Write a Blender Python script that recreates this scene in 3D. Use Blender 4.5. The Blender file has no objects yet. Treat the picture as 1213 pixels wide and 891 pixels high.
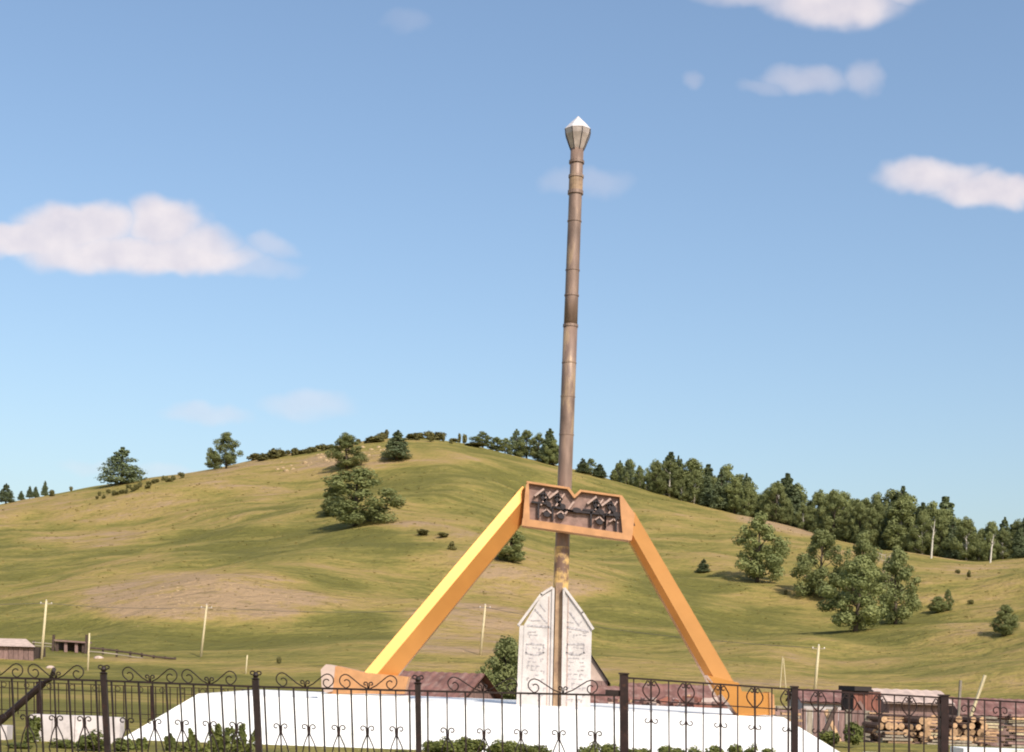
import bpy, math, random
from mathutils import Vector, Matrix, noise

random.seed(7)
rt = random.Random(11)
SC = bpy.context.scene
COL = SC.collection
R = math.radians

# ------------------------------------------------------------------ camera
F = 1700.0            # focal length in photograph pixels (1213 wide)
HOR = 800.0           # row of the horizon at the centre column
ROLL = R(2.0)
EYE = 1.7
cd = bpy.data.cameras.new('camera')
cam = bpy.data.objects.new('camera', cd); COL.objects.link(cam)
cd.sensor_width = 36.0
cd.lens = F / 1213.0 * 36.0
cd.shift_y = (HOR - 445.5) / 1213.0
cd.clip_end = 20000
cam.matrix_world = Matrix.Translation((0, 0, EYE)) @ Matrix.Rotation(R(90), 4, 'X') @ Matrix.Rotation(ROLL, 4, 'Z')
SC.camera = cam

# ------------------------------------------------------------------ light
SUN_EL, SUN_AZ = R(41), R(28)          # azimuth measured from behind the camera towards the right
sdir = Vector((math.cos(SUN_EL) * math.sin(SUN_AZ), -math.cos(SUN_EL) * math.cos(SUN_AZ), math.sin(SUN_EL)))
sl = bpy.data.lights.new('sun', 'SUN'); sl.energy = 3.8; sl.angle = R(0.53); sl.color = (1.0, 0.93, 0.82)
so = bpy.data.objects.new('sun', sl); COL.objects.link(so)
so.rotation_euler = sdir.to_track_quat('Z', 'Y').to_euler()
so.location = sdir * 300
SC.view_settings.view_transform = 'Standard'
SC.view_settings.look = 'None'
SC.view_settings.exposure = 0.3
SC.view_settings.gamma = 1.0
SC.view_settings.use_curve_mapping = False
SC.cycles.pixel_filter_type = 'BLACKMAN_HARRIS'
SC.cycles.filter_width = 2.0
SC.cycles.max_bounces = 6


def ray(px, py):
    xc = (px - 606.5) / F; yc = -(py - HOR) / F
    c, s = math.cos(ROLL), math.sin(ROLL)
    return xc * c - yc * s, xc * s + yc * c          # x/y and (z-eye)/y


def P(px, py, Y):
    a, b = ray(px, py)
    return Vector((a * Y, Y, EYE + b * Y))


def to_px(x, y, z):
    a, b = x / y, (z - EYE) / y
    c, s = math.cos(ROLL), math.sin(ROLL)
    xc = a * c + b * s; yc = -a * s + b * c
    return 606.5 + xc * F, HOR - yc * F


# ------------------------------------------------------------------ world
W = bpy.data.worlds.new('World'); SC.world = W; W.use_nodes = True
nt = W.node_tree; nt.nodes.clear()


def N(tree, t, **kw):
    n = tree.nodes.new(t)
    for k, v in kw.items():
        setattr(n, k, v)
    return n


def math_node(tree, op, a, b=None, clamp=False):
    n = N(tree, 'ShaderNodeMath', operation=op, use_clamp=clamp)
    for i, v in enumerate((a, b)):
        if v is None: continue
        if isinstance(v, (int, float)): n.inputs[i].default_value = v
        else: tree.links.new(v, n.inputs[i])
    return n.outputs[0]


wout = N(nt, 'ShaderNodeOutputWorld'); wbg = N(nt, 'ShaderNodeBackground')
sky = N(nt, 'ShaderNodeTexSky', sky_type='NISHITA')
sky.sun_disc = False
sky.sun_elevation = SUN_EL
sky.sun_rotation = math.pi - SUN_AZ
sky.altitude = 200; sky.air_density = 1.25; sky.dust_density = 2.8; sky.ozone_density = 2.8
SKY_STRENGTH = 0.14
wbg.inputs['Strength'].default_value = SKY_STRENGTH
tc = N(nt, 'ShaderNodeTexCoord'); sep = N(nt, 'ShaderNodeSeparateXYZ')
nt.links.new(tc.outputs['Generated'], sep.inputs[0])
ay = math_node(nt, 'MAXIMUM', math_node(nt, 'ABSOLUTE', sep.outputs['Y']), 0.02)
A_ = math_node(nt, 'DIVIDE', sep.outputs['X'], ay)
B_ = math_node(nt, 'DIVIDE', sep.outputs['Z'], ay)
comb = N(nt, 'ShaderNodeCombineXYZ'); nt.links.new(A_, comb.inputs[0]); nt.links.new(B_, comb.inputs[1])


def wnoise(scale, detail, rough=0.55):
    n = N(nt, 'ShaderNodeTexNoise'); n.inputs['Scale'].default_value = scale
    n.inputs['Detail'].default_value = detail; n.inputs['Roughness'].default_value = rough
    nt.links.new(comb.outputs[0], n.inputs['Vector'])
    return n


n1 = wnoise(26, 3, .45); n2 = wnoise(60, 2, .45)
s1 = N(nt, 'ShaderNodeSeparateColor'); nt.links.new(n1.outputs['Color'], s1.inputs[0])
s2 = N(nt, 'ShaderNodeSeparateColor'); nt.links.new(n2.outputs['Color'], s2.inputs[0])


def warp(base, c1, c2, k1, k2):
    w1 = math_node(nt, 'MULTIPLY', math_node(nt, 'SUBTRACT', c1, 0.5), k1)
    w2 = math_node(nt, 'MULTIPLY', math_node(nt, 'SUBTRACT', c2, 0.5), k2)
    return math_node(nt, 'ADD', base, math_node(nt, 'ADD', w1, w2))


Aw = warp(A_, s1.outputs[0], s2.outputs[0], 0.026, 0.009)
Bw = warp(B_, s1.outputs[1], s2.outputs[1], 0.018, 0.007)
# px, py, half width, half height, density
CLOUDS = [(95, 268, 66, 24, 1.0), (35, 285, 80, 20, .95), (194, 264, 40, 28, 1.0), (190, 303, 100, 22, .95), (120, 302, 95, 22, .9),
          (228, 292, 50, 24, .8), (-60, 290, 80, 18, .8), (318, 292, 26, 12, .4), (280, 315, 60, 12, .35),
          (990, 4, 75, 26, .9), (930, -4, 90, 14, .6), (1000, -25, 100, 30, .9),
          (958, 92, 44, 16, .5), (1022, 88, 16, 18, .42), (910, 103, 24, 10, .25), (820, 95, 13, 9, .25),
          (1110, 208, 62, 18, .8), (1180, 224, 75, 19, .9), (1260, 226, 70, 20, .9), 
          (708, 217, 32, 15, .27), (668, 217, 24, 13, .22), (482, 24, 24, 9, .12), (365, 482, 44, 13, .36), (248, 491, 40, 11, .36),
          (200, 560, 45, 10, .26), (105, 552, 30, 8, .2)]
tot = None; wisp = None
for (px, py, hw, hh, dn) in CLOUDS:
    a0, b0 = ray(px, py)
    u = math_node(nt, 'MULTIPLY', math_node(nt, 'SUBTRACT', Aw, a0), F / hw)
    v = math_node(nt, 'MULTIPLY', math_node(nt, 'SUBTRACT', Bw, b0), F / hh)
    e = math_node(nt, 'ADD', math_node(nt, 'MULTIPLY', u, u), math_node(nt, 'MULTIPLY', v, v))
    mr = N(nt, 'ShaderNodeMapRange', interpolation_type='SMOOTHSTEP')
    nt.links.new(e, mr.inputs['Value'])
    mr.inputs['From Min'].default_value = 2.3; mr.inputs['From Max'].default_value = -0.15
    mr.inputs['To Min'].default_value = 0; mr.inputs['To Max'].default_value = dn
    if dn >= .7: tot = mr.outputs[0] if tot is None else math_node(nt, 'MAXIMUM', tot, mr.outputs[0])
    else: wisp = mr.outputs[0] if wisp is None else math_node(nt, 'MAXIMUM', wisp, mr.outputs[0])
ct = N(nt, 'ShaderNodeMapRange', interpolation_type='SMOOTHSTEP'); nt.links.new(tot, ct.inputs['Value'])
ct.inputs['From Min'].default_value = .04; ct.inputs['From Max'].default_value = .88
tot = math_node(nt, 'MAXIMUM', ct.outputs[0], wisp)
dens = math_node(nt, 'MULTIPLY', tot, 0.86)
ramp = N(nt, 'ShaderNodeMix', data_type='RGBA')
ramp.inputs['A'].default_value = (4.5, 4.15, 4.5, 1); ramp.inputs['B'].default_value = (5.6, 5.05, 5.05, 1)
mpo = N(nt, 'ShaderNodeMapping'); mpo.inputs['Location'].default_value = (.006, .012, 0); nt.links.new(comb.outputs[0], mpo.inputs[0])
n3 = wnoise(42, 3, .5); n4 = wnoise(42, 3, .5); nt.links.new(mpo.outputs[0], n4.inputs['Vector'])
lit = math_node(nt, 'ADD', math_node(nt, 'MULTIPLY', math_node(nt, 'SUBTRACT', n3.outputs['Fac'], n4.outputs['Fac']), 1.7), .55, True)  # lit and shaded cloud sides painted into the colour from offset noise
nt.links.new(lit, ramp.inputs['Factor'])
mx = N(nt, 'ShaderNodeMix', data_type='RGBA')
nt.links.new(dens, mx.inputs['Factor']); nt.links.new(sky.outputs[0], mx.inputs['A']); nt.links.new(ramp.outputs['Result'], mx.inputs['B'])
nt.links.new(mx.outputs['Result'], wbg.inputs['Color'])
nt.links.new(wbg.outputs[0], wout.inputs[0])


# ------------------------------------------------------------------ materials
def mat(name, base, rough=0.7, metal=0.0, var=0.25, scale=3.0, second=None, sec_scale=1.5, sec_lo=0.5, sec_hi=0.65,
        bump=0.0, bump_scale=20.0, per_obj=0.0, spec=0.4, stretch=None):
    m = bpy.data.materials.new(name); m.use_nodes = True
    t = m.node_tree; b = t.nodes['Principled BSDF']
    b.inputs['Roughness'].default_value = rough; b.inputs['Metallic'].default_value = metal
    b.inputs['Specular IOR Level'].default_value = spec
    co = N(t, 'ShaderNodeTexCoord'); vec = co.outputs['Object']
    if stretch:
        mp = N(t, 'ShaderNodeMapping'); mp.inputs['Scale'].default_value = stretch
        t.links.new(vec, mp.inputs[0]); vec = mp.outputs[0]
    nz = N(t, 'ShaderNodeTexNoise'); nz.inputs['Scale'].default_value = scale; nz.inputs['Detail'].default_value = 6
    t.links.new(vec, nz.inputs['Vector'])
    mixc = N(t, 'ShaderNodeMix', data_type='RGBA')
    mixc.inputs['A'].default_value = tuple(c * (1 - var) for c in base) + (1,)
    mixc.inputs['B'].default_value = tuple(min(1, c * (1 + var)) for c in base) + (1,)
    st = N(t, 'ShaderNodeMapRange'); st.inputs['From Min'].default_value = .3; st.inputs['From Max'].default_value = .7
    t.links.new(nz.outputs['Fac'], st.inputs['Value']); t.links.new(st.outputs[0], mixc.inputs['Factor'])
    outc = mixc.outputs['Result']
    if second:
        n2_ = N(t, 'ShaderNodeTexNoise'); n2_.inputs['Scale'].default_value = sec_scale; n2_.inputs['Detail'].default_value = 7
        n2_.inputs['Roughness'].default_value = .65
        t.links.new(vec, n2_.inputs['Vector'])
        r2 = N(t, 'ShaderNodeMapRange'); r2.inputs['From Min'].default_value = sec_lo; r2.inputs['From Max'].default_value = sec_hi
        t.links.new(n2_.outputs['Fac'], r2.inputs['Value'])
        m2 = N(t, 'ShaderNodeMix', data_type='RGBA'); m2.inputs['B'].default_value = second + (1,)
        t.links.new(r2.outputs[0], m2.inputs['Factor']); t.links.new(outc, m2.inputs['A']); outc = m2.outputs['Result']
    if per_obj:
        oi = N(t, 'ShaderNodeObjectInfo'); hs = N(t, 'ShaderNodeHueSaturation')
        vr = N(t, 'ShaderNodeMapRange'); vr.inputs['To Min'].default_value = 1 - per_obj; vr.inputs['To Max'].default_value = 1 + per_obj
        t.links.new(oi.outputs['Random'], vr.inputs['Value']); t.links.new(vr.outputs[0], hs.inputs['Value'])
        t.links.new(outc, hs.inputs['Color']); outc = hs.outputs[0]
    t.links.new(outc, b.inputs['Base Color'])
    if bump:
        n3 = N(t, 'ShaderNodeTexNoise'); n3.inputs['Scale'].default_value = bump_scale; n3.inputs['Detail'].default_value = 5
        t.links.new(vec, n3.inputs['Vector'])
        bp = N(t, 'ShaderNodeBump'); bp.inputs['Strength'].default_value = bump; bp.inputs['Distance'].default_value = 0.05
        t.links.new(n3.outputs['Fac'], bp.inputs['Height']); t.links.new(bp.outputs[0], b.inputs['Normal'])
    return m


def leaf_mat(name, dark, light, scale=0.5, per_obj=0.18, trans=0.33):
    m = bpy.data.materials.new(name); m.use_nodes = True
    t = m.node_tree; b = t.nodes['Principled BSDF']; out = t.nodes['Material Output']
    b.inputs['Roughness'].default_value = .6; b.inputs['Specular IOR Level'].default_value = .25
    co = N(t, 'ShaderNodeTexCoord')
    nz = N(t, 'ShaderNodeTexNoise'); nz.inputs['Scale'].default_value = scale; nz.inputs['Detail'].default_value = 5
    nz.inputs['Roughness'].default_value = .7
    t.links.new(co.outputs['Object'], nz.inputs['Vector'])
    st = N(t, 'ShaderNodeMapRange'); st.inputs['From Min'].default_value = .3; st.inputs['From Max'].default_value = .7
    t.links.new(nz.outputs['Fac'], st.inputs['Value'])
    mixc = N(t, 'ShaderNodeMix', data_type='RGBA'); mixc.inputs['A'].default_value = dark + (1,); mixc.inputs['B'].default_value = light + (1,)
    t.links.new(st.outputs[0], mixc.inputs['Factor'])
    oi = N(t, 'ShaderNodeObjectInfo'); hs = N(t, 'ShaderNodeHueSaturation')
    vr = N(t, 'ShaderNodeMapRange'); vr.inputs['To Min'].default_value = 1 - per_obj; vr.inputs['To Max'].default_value = 1 + per_obj
    t.links.new(oi.outputs['Random'], vr.inputs['Value']); t.links.new(vr.outputs[0], hs.inputs['Value'])
    t.links.new(mixc.outputs['Result'], hs.inputs['Color'])
    t.links.new(hs.outputs[0], b.inputs['Base Color'])
    tr = N(t, 'ShaderNodeBsdfTranslucent'); t.links.new(hs.outputs[0], tr.inputs['Color'])
    ms = N(t, 'ShaderNodeMixShader'); ms.inputs[0].default_value = trans
    t.links.new(b.outputs[0], ms.inputs[1]); t.links.new(tr.outputs[0], ms.inputs[2]); t.links.new(ms.outputs[0], out.inputs[0])
    return m


M = {}
M['gold'] = mat('gold_paint', (0.62, 0.285, 0.08), rough=.27, metal=.5, var=.07, scale=1.5, second=(.42, .17, .05), sec_scale=5, sec_lo=.67, sec_hi=.76)
M['gold_frame'] = mat('faded_gold_paint', (0.50, 0.25, 0.11), rough=.5, metal=.1, var=.15, scale=4, second=(.34, .15, .07), sec_scale=6, sec_lo=.62, sec_hi=.75)
M['plaque'] = mat('brown_metal_panel', (0.25, 0.155, 0.125), rough=.55, metal=.1, var=.25, scale=6, bump=.15, bump_scale=18)
M['ornament_dark'] = mat('dark_cast_iron', (0.025, 0.018, 0.02), rough=.6, var=.3)
M['ornament_light'] = mat('worn_bronze_edge', (0.42, 0.29, 0.24), rough=.5, var=.2, scale=9)
M['pole'] = mat('weathered_bronze_paint', (0.225, 0.15, 0.115), rough=.5, metal=.15, var=.3, scale=2.2, second=(.36, .25, .15), sec_scale=1.1, sec_lo=.52, sec_hi=.66, bump=.1, bump_scale=9, stretch=(2.2, 2.2, .7))
M['core'] = mat('tan_paint', (0.34, 0.225, 0.135), rough=.6, var=.3, scale=4, second=(.2, .12, .08), sec_scale=2.5, sec_lo=.5, sec_hi=.65)
M['cup'] = mat('dull_bronze', (0.52, 0.43, 0.39), rough=.42, metal=.35, var=.25, scale=5)
M['pole_gold'] = mat('flaking_gold_paint', (0.58, 0.38, 0.14), rough=.5, var=.2, scale=5, second=(.17, .10, .07), sec_scale=2.2, sec_lo=.48, sec_hi=.6)
M['cap'] = mat('silver_paint', (0.80, 0.72, 0.67), rough=.4, metal=.3, var=.12, scale=6)
M['white'] = mat('white_paint', (0.78, 0.76, 0.73), rough=.75, var=.05, scale=1.2, second=(.42, .43, .36), sec_scale=1.3, sec_lo=.53, sec_hi=.74, bump=.12, bump_scale=7)
M['stele_white'] = mat('whitewash', (0.53, 0.485, 0.46), rough=.85, var=.12, scale=3.5, second=(.40, .35, .345), sec_scale=3.2, sec_lo=.54, sec_hi=.75, bump=.25, bump_scale=14)
M['inscription'] = mat('worn_carving', (0.40, 0.37, 0.375), rough=.85, var=.4, scale=14)
M['iron'] = mat('black_iron', (0.022, 0.013, 0.011), rough=.55, var=.35, scale=8, spec=.25, second=(.045, .018, .012), sec_scale=7, sec_lo=.58, sec_hi=.7)
M['iron_brown'] = mat('brown_iron', (0.022, 0.010, 0.009), rough=.55, var=.35, scale=8, spec=.25, second=(.06, .025, .016), sec_scale=7, sec_lo=.58, sec_hi=.7)
M['wood_grey'] = mat('grey_wood', (0.30, 0.25, 0.19), rough=.9, var=.35, scale=3, stretch=(6, 6, .8), per_obj=.2)
M['wood_pale'] = mat('pale_wood_pole', (0.52, 0.43, 0.26), rough=.85, var=.25, scale=3, stretch=(6, 6, .8), per_obj=.1)
M['wood_dark'] = mat('dark_wood', (0.07, 0.045, 0.035), rough=.9, var=.4, scale=4, per_obj=.2)
M['wood_red'] = mat('red_brown_boards', (0.22, 0.085, 0.06), rough=.85, var=.3, scale=3, per_obj=.22)
M['wood_mauve'] = mat('weathered_mauve_boards', (0.24, 0.15, 0.13), rough=.9, var=.35, scale=3, stretch=(5, 5, .7), per_obj=.25)
M['roof_rust'] = mat('rusty_roof', (0.18, 0.085, 0.068), rough=.75, var=.35, scale=1.6, second=(.27, .17, .14), sec_scale=2.2, sec_lo=.5, sec_hi=.66, bump=.2)
M['roof_pink'] = mat('pale_slate_roof', (0.48, 0.36, 0.30), rough=.85, var=.2, scale=2)
M['roof_dark'] = mat('tar_roof', (0.03, 0.022, 0.02), rough=.8)
M['slate'] = mat('pale_lilac_slate', (0.60, 0.53, 0.51), rough=.85, var=.2, scale=2, second=(.3, .25, .24), sec_scale=1.4, sec_lo=.55, sec_hi=.7)
M['log_bark'] = mat('log_bark', (0.17, 0.095, 0.06), rough=.95, var=.4, scale=5)
M['log_end'] = mat('cut_log_end', (0.40, 0.25, 0.14), rough=.9, var=.35, scale=9, per_obj=.4)
M['glass'] = mat('window_glass', (0.03, 0.035, 0.04), rough=.1, spec=.6, var=.1)
M['bark'] = mat('tree_bark', (0.10, 0.075, 0.055), rough=.95, var=.4, scale=2)
M['birch'] = mat('birch_bark', (0.55, 0.50, 0.42), rough=.85, var=.2, scale=2, second=(.1, .08, .06), sec_scale=1.5, sec_lo=.58, sec_hi=.64)
M['deadwood'] = mat('bare_grey_branches', (0.42, 0.34, 0.28), rough=.9, var=.2)
M['rock'] = mat('tan_rock', (0.33, 0.235, 0.13), rough=.95, var=.3, scale=.6, bump=.6, bump_scale=2)
M['wire'] = mat('grey_cable', (0.09, 0.08, 0.07), rough=.7)
M['leaf_birch'] = leaf_mat('birch_leaves', (.145, .172, .064), (.30, .305, .112))
M['leaf_pine'] = leaf_mat('pine_needles', (.10, .13, .068), (.22, .245, .11), trans=.3)
M['leaf_bush'] = leaf_mat('bush_leaves', (.11, .105, .036), (.22, .19, .065))
M['leaf_hedge'] = leaf_mat('hedge_leaves', (.08, .10, .026), (.22, .23, .06), scale=3)


# ------------------------------------------------------------------ mesh builder
class MB:
    def __init__(self): self.v = []; self.f = []

    def add(self, vs, fs):
        o = len(self.v); self.v.extend([tuple(p) for p in vs]); self.f.extend([tuple(i + o for i in q) for q in fs])

    def box(self, c, s, rot=None):
        c = Vector(c); hx, hy, hz = s[0] / 2, s[1] / 2, s[2] / 2
        vs = [Vector((x, y, z)) for x in (-hx, hx) for y in (-hy, hy) for z in (-hz, hz)]
        if rot is not None: vs = [rot @ p for p in vs]
        self.add([p + c for p in vs], [(0, 1, 3, 2), (4, 6, 7, 5), (0, 4, 5, 1), (2, 3, 7, 6), (0, 2, 6, 4), (1, 5, 7, 3)])
        return self

    def bar(self, a, b, w, d=None):
        a, b = Vector(a), Vector(b); d = d or w
        q = (b - a).to_track_quat('Z', 'Y').to_matrix()
        # keep the section square to the world x axis
        z = (b - a).normalized(); y = Vector((0, 1, 0))
        if abs(z.dot(y)) > .95: y = Vector((1, 0, 0))
        x = y.cross(z).normalized(); y = z.cross(x)
        q = Matrix((x, y, z)).transposed()
        return self.box((a + b) / 2, (w, d, (b - a).length), q)

    def tube(self, pts, rad, n=6, cap=True):
        pts = [Vector(p) for p in pts]; k = len(pts)
        rads = rad if isinstance(rad, (list, tuple)) else [rad] * k
        vs = []; up = Vector((0.13, 0.97, 0.2))
        for i, p in enumerate(pts):
            t = (pts[min(i + 1, k - 1)] - pts[max(i - 1, 0)]).normalized()
            if abs(t.dot(up)) > .98: up2 = Vector((1, 0, 0))
            else: up2 = up
            x = up2.cross(t).normalized(); y = t.cross(x)
            for j in range(n):
                a = 2 * math.pi * j / n
                vs.append(p + (x * math.cos(a) + y * math.sin(a)) * rads[i])
        fs = []
        for i in range(k - 1):
            for j in range(n):
                fs.append((i * n + j, i * n + (j + 1) % n, (i + 1) * n + (j + 1) % n, (i + 1) * n + j))
        if cap:
            fs.append(tuple(reversed(range(n)))); fs.append(tuple(range((k - 1) * n, k * n)))
        self.add(vs, fs); return self

    def lathe(self, prof, c=(0, 0, 0), n=16, rot0=0.0):
        c = Vector(c); vs = []; k = len(prof)
        for r, z in prof:
            for j in range(n):
                a = 2 * math.pi * j / n + rot0
                vs.append(c + Vector((r * math.cos(a), r * math.sin(a), z)))
        fs = [(i * n + j, i * n + (j + 1) % n, (i + 1) * n + (j + 1) % n, (i + 1) * n + j) for i in range(k - 1) for j in range(n)]
        fs.append(tuple(reversed(range(n)))); fs.append(tuple(range((k - 1) * n, k * n)))
        self.add(vs, fs); return self

    def prism(self, poly, dvec):
        """closed polygon of 3D points extruded along dvec"""
        poly = [Vector(p) for p in poly]; d = Vector(dvec); n = len(poly)
        vs = poly + [p + d for p in poly]
        fs = [tuple(range(n)), tuple(reversed(range(n, 2 * n)))]
        fs += [(i, i + n, (i + 1) % n + n, (i + 1) % n) for i in range(n)]
        self.add(vs, fs); return self

    def mesh(self, name, m, smooth=False, fix=True):
        me = bpy.data.meshes.new(name); me.from_pydata(self.v, [], self.f); me.update()
        if fix:
            import bmesh
            bm = bmesh.new(); bm.from_mesh(me); bmesh.ops.recalc_face_normals(bm, faces=bm.faces); bm.to_mesh(me); bm.free()
        if smooth:
            for p in me.polygons: p.use_smooth = True
        me.materials.append(m); return me

    def build(self, name, m, parent=None, smooth=False, fix=True):
        return obj(name, self.mesh(name, m, smooth, fix), parent)


def obj(name, me, parent=None):
    o = bpy.data.objects.new(name, me); COL.objects.link(o)
    if parent is not None:
        o.parent = parent
        o.matrix_parent_inverse = Matrix.Identity(4)
        if parent.get('_abs'):
            o.location = -Vector(parent.location)       # mesh given in world coordinates
    return o


def tag(o, label=None, cat=None, group=None, kind=None):
    if label: o['label'] = label
    if cat: o['category'] = cat
    if group: o['group'] = group
    if kind: o['kind'] = kind
    return o


def thing(name, loc, label, cat, group=None):
    o = bpy.data.objects.new(name, None); COL.objects.link(o); o.location = loc; o.empty_display_size = .3
    o['_abs'] = 1
    return tag(o, label, cat, group)


def local_thing(name, loc, label, cat, group=None, rz=0):
    o = bpy.data.objects.new(name, None); COL.objects.link(o); o.location = loc; o.rotation_euler = (0, 0, rz)
    return tag(o, label, cat, group)


# ------------------------------------------------------------------ terrain
SKYLINE = [(-900, 700), (-500, 665), (-200, 628), (0, 597), (60, 585), (130, 573), (200, 562), (250, 554), (300, 545), (350, 538), (400, 529),
           (440, 521), (480, 518), (530, 521), (570, 528), (610, 538), (650, 548), (700, 562), (750, 577), (800, 591), (850, 604),
           (900, 614), (950, 626), (1000, 639), (1050, 651), (1100, 660), (1140, 665), (1180, 665), (1213, 662), (1300, 655), (1500, 668), (1900, 720)]
SKY_AB = [ray(x, y) for x, y in SKYLINE]


def interp(tab, x):
    if x <= tab[0][0]: return tab[0][1]
    for (x0, y0), (x1, y1) in zip(tab, tab[1:]):
        if x <= x1:
            t = (x - x0) / (x1 - x0); return y0 + (y1 - y0) * t
    return tab[-1][1]


def crest_b(a):
    # smoothed skyline slope
    return (interp(SKY_AB, a - .012) + interp(SKY_AB, a) * 2 + interp(SKY_AB, a + .012)) / 4


def crest_y(a):
    return 600 - 160 * sstep(0.02, .42, a) - 40 * sstep(-.1, -.5, a)


def sstep(e0, e1, x):
    t = (x - e0) / (e1 - e0); t = max(0, min(1, t)); return t * t * (3 - 2 * t)


Y0 = 120.0; ZV = -1.3; MOUNDS = []


def height(x, y):
    if y < Y0:
        z = ZV * sstep(44, 62, y)
        if y > 44: z += .25 * noise.noise((x / 14, y / 14, 3)) * sstep(44, 60, y)
        return z
    a = x / y
    yc = crest_y(a); t = (y - Y0) / (yc - Y0)
    b0 = (ZV - EYE) / Y0; bc = crest_b(a)
    if t <= 1:
        q = 1 - (1 - t) ** 1.55
        q *= sstep(-.18, .16, t)
        b = b0 + (bc - b0) * q
        if t < .12: b = max(b, (ZV - EYE) / y) if y > 0 else b
    else:
        b = bc - .05 * (t - 1) - .9 * min(t - 1, .6) ** 2
    z = EYE + b * y
    if t > 1.5: z = min(z, 60) * max(0.0, 1 - (t - 1.5) / 2.2) + 8
    w = sstep(.05, .25, t) * (1 - .75 * sstep(.75, 1.0, t))
    z += w * (5.2 * noise.noise((x / 85, y / 85, 1.7)) + 3.0 * noise.noise((x / 34, y / 34, 5.1)) + .95 * noise.noise((x / 13, y / 11, 9.3)))
    z += .25 * noise.noise((x / 14, y / 14, 3))
    for (mx_, my_, rx, ry, h) in MOUNDS:
        e = ((x - mx_) / rx) ** 2 + ((y - my_) / ry) ** 2
        if e < 6: z += h * math.exp(-e)
    return z


def hit(px, py, y_from=62.0, y_to=760.0):
    a, b = ray(px, py); y = y_from; best = (9e9, y_from)
    while y < y_to:
        g = height(a * y, y) - (EYE + b * y)
        if g >= 0: return Vector((a * y, y, height(a * y, y)))
        if -g / y < best[0]: best = (-g / y, y)
        y += 1.5
    y = best[1]
    return Vector((a * y, y, height(a * y, y)))


m0 = hit(250, 715)
MOUNDS.append((m0.x, m0.y + 10, 26, 34, 5.0))
m1 = hit(640, 690); MOUNDS.append((m1.x, m1.y + 8, 26, 26, 3.0))
m2 = hit(1180, 720); MOUNDS.append((m2.x, m2.y + 12, 34, 34, 4.0))

# bare (+) and lush (-) patches: column, row, half sizes, amount
PATCH = [(240, 709, 112, 29, 1.35), (545, 742, 72, 27, 1.15), (90, 610, 150, 22, .55), (330, 560, 110, 20, .6), (640, 688, 85, 17, .6), (150, 640, 90, 12, .6),
         (500, 612, 60, 14, .35), (420, 708, 60, 14, .5), (960, 618, 75, 11, 1.1), (1150, 700, 80, 22, .5), (1000, 778, 75, 14, .6), (1150, 765, 60, 14, .4),
         (900, 708, 60, 9, .6), (70, 700, 60, 14, .3), (450, 545, 90, 8, .6), (640, 800, 300, 12, .35), (1050, 812, 200, 10, .55), (560, 660, 70, 9, .4),
         (350, 645, 160, 18, -.6), (800, 715, 110, 26, -.45), (560, 570, 70, 20, -.35), (330, 765, 120, 16, -.35), (1050, 742, 60, 18, -.5), (700, 590, 80, 16, -.3),
         (430, 640, 60, 10, -.7), (110, 745, 110, 14, -.4), (1090, 690, 40, 14, -.4), (860, 640, 60, 16, -.25), (130, 820, 200, 24, -.3)]


def bareness(x, y, z):
    if y < 30: return .35
    px, py = to_px(x, y, z)
    px += 22 * noise.noise((x / 22, y / 30, 2.2)); py += 9 * noise.noise((x / 18, y / 26, 7.2))
    v = .36 + .30 * noise.noise((x / 85, y / 85, 1.7)) + .30 * noise.noise((x / 34, y / 34, 5.1)) + .16 * noise.noise((x / 13, y / 11, 9.3))
    for (cx, cy, rx, ry, am) in PATCH:
        e = ((px - cx) / rx) ** 2 + ((py - cy) / ry) ** 2
        if e < 2.2: v += am * .62 * (1 - sstep(.35, 2.2, e))
    return max(0, min(1, v))


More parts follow.
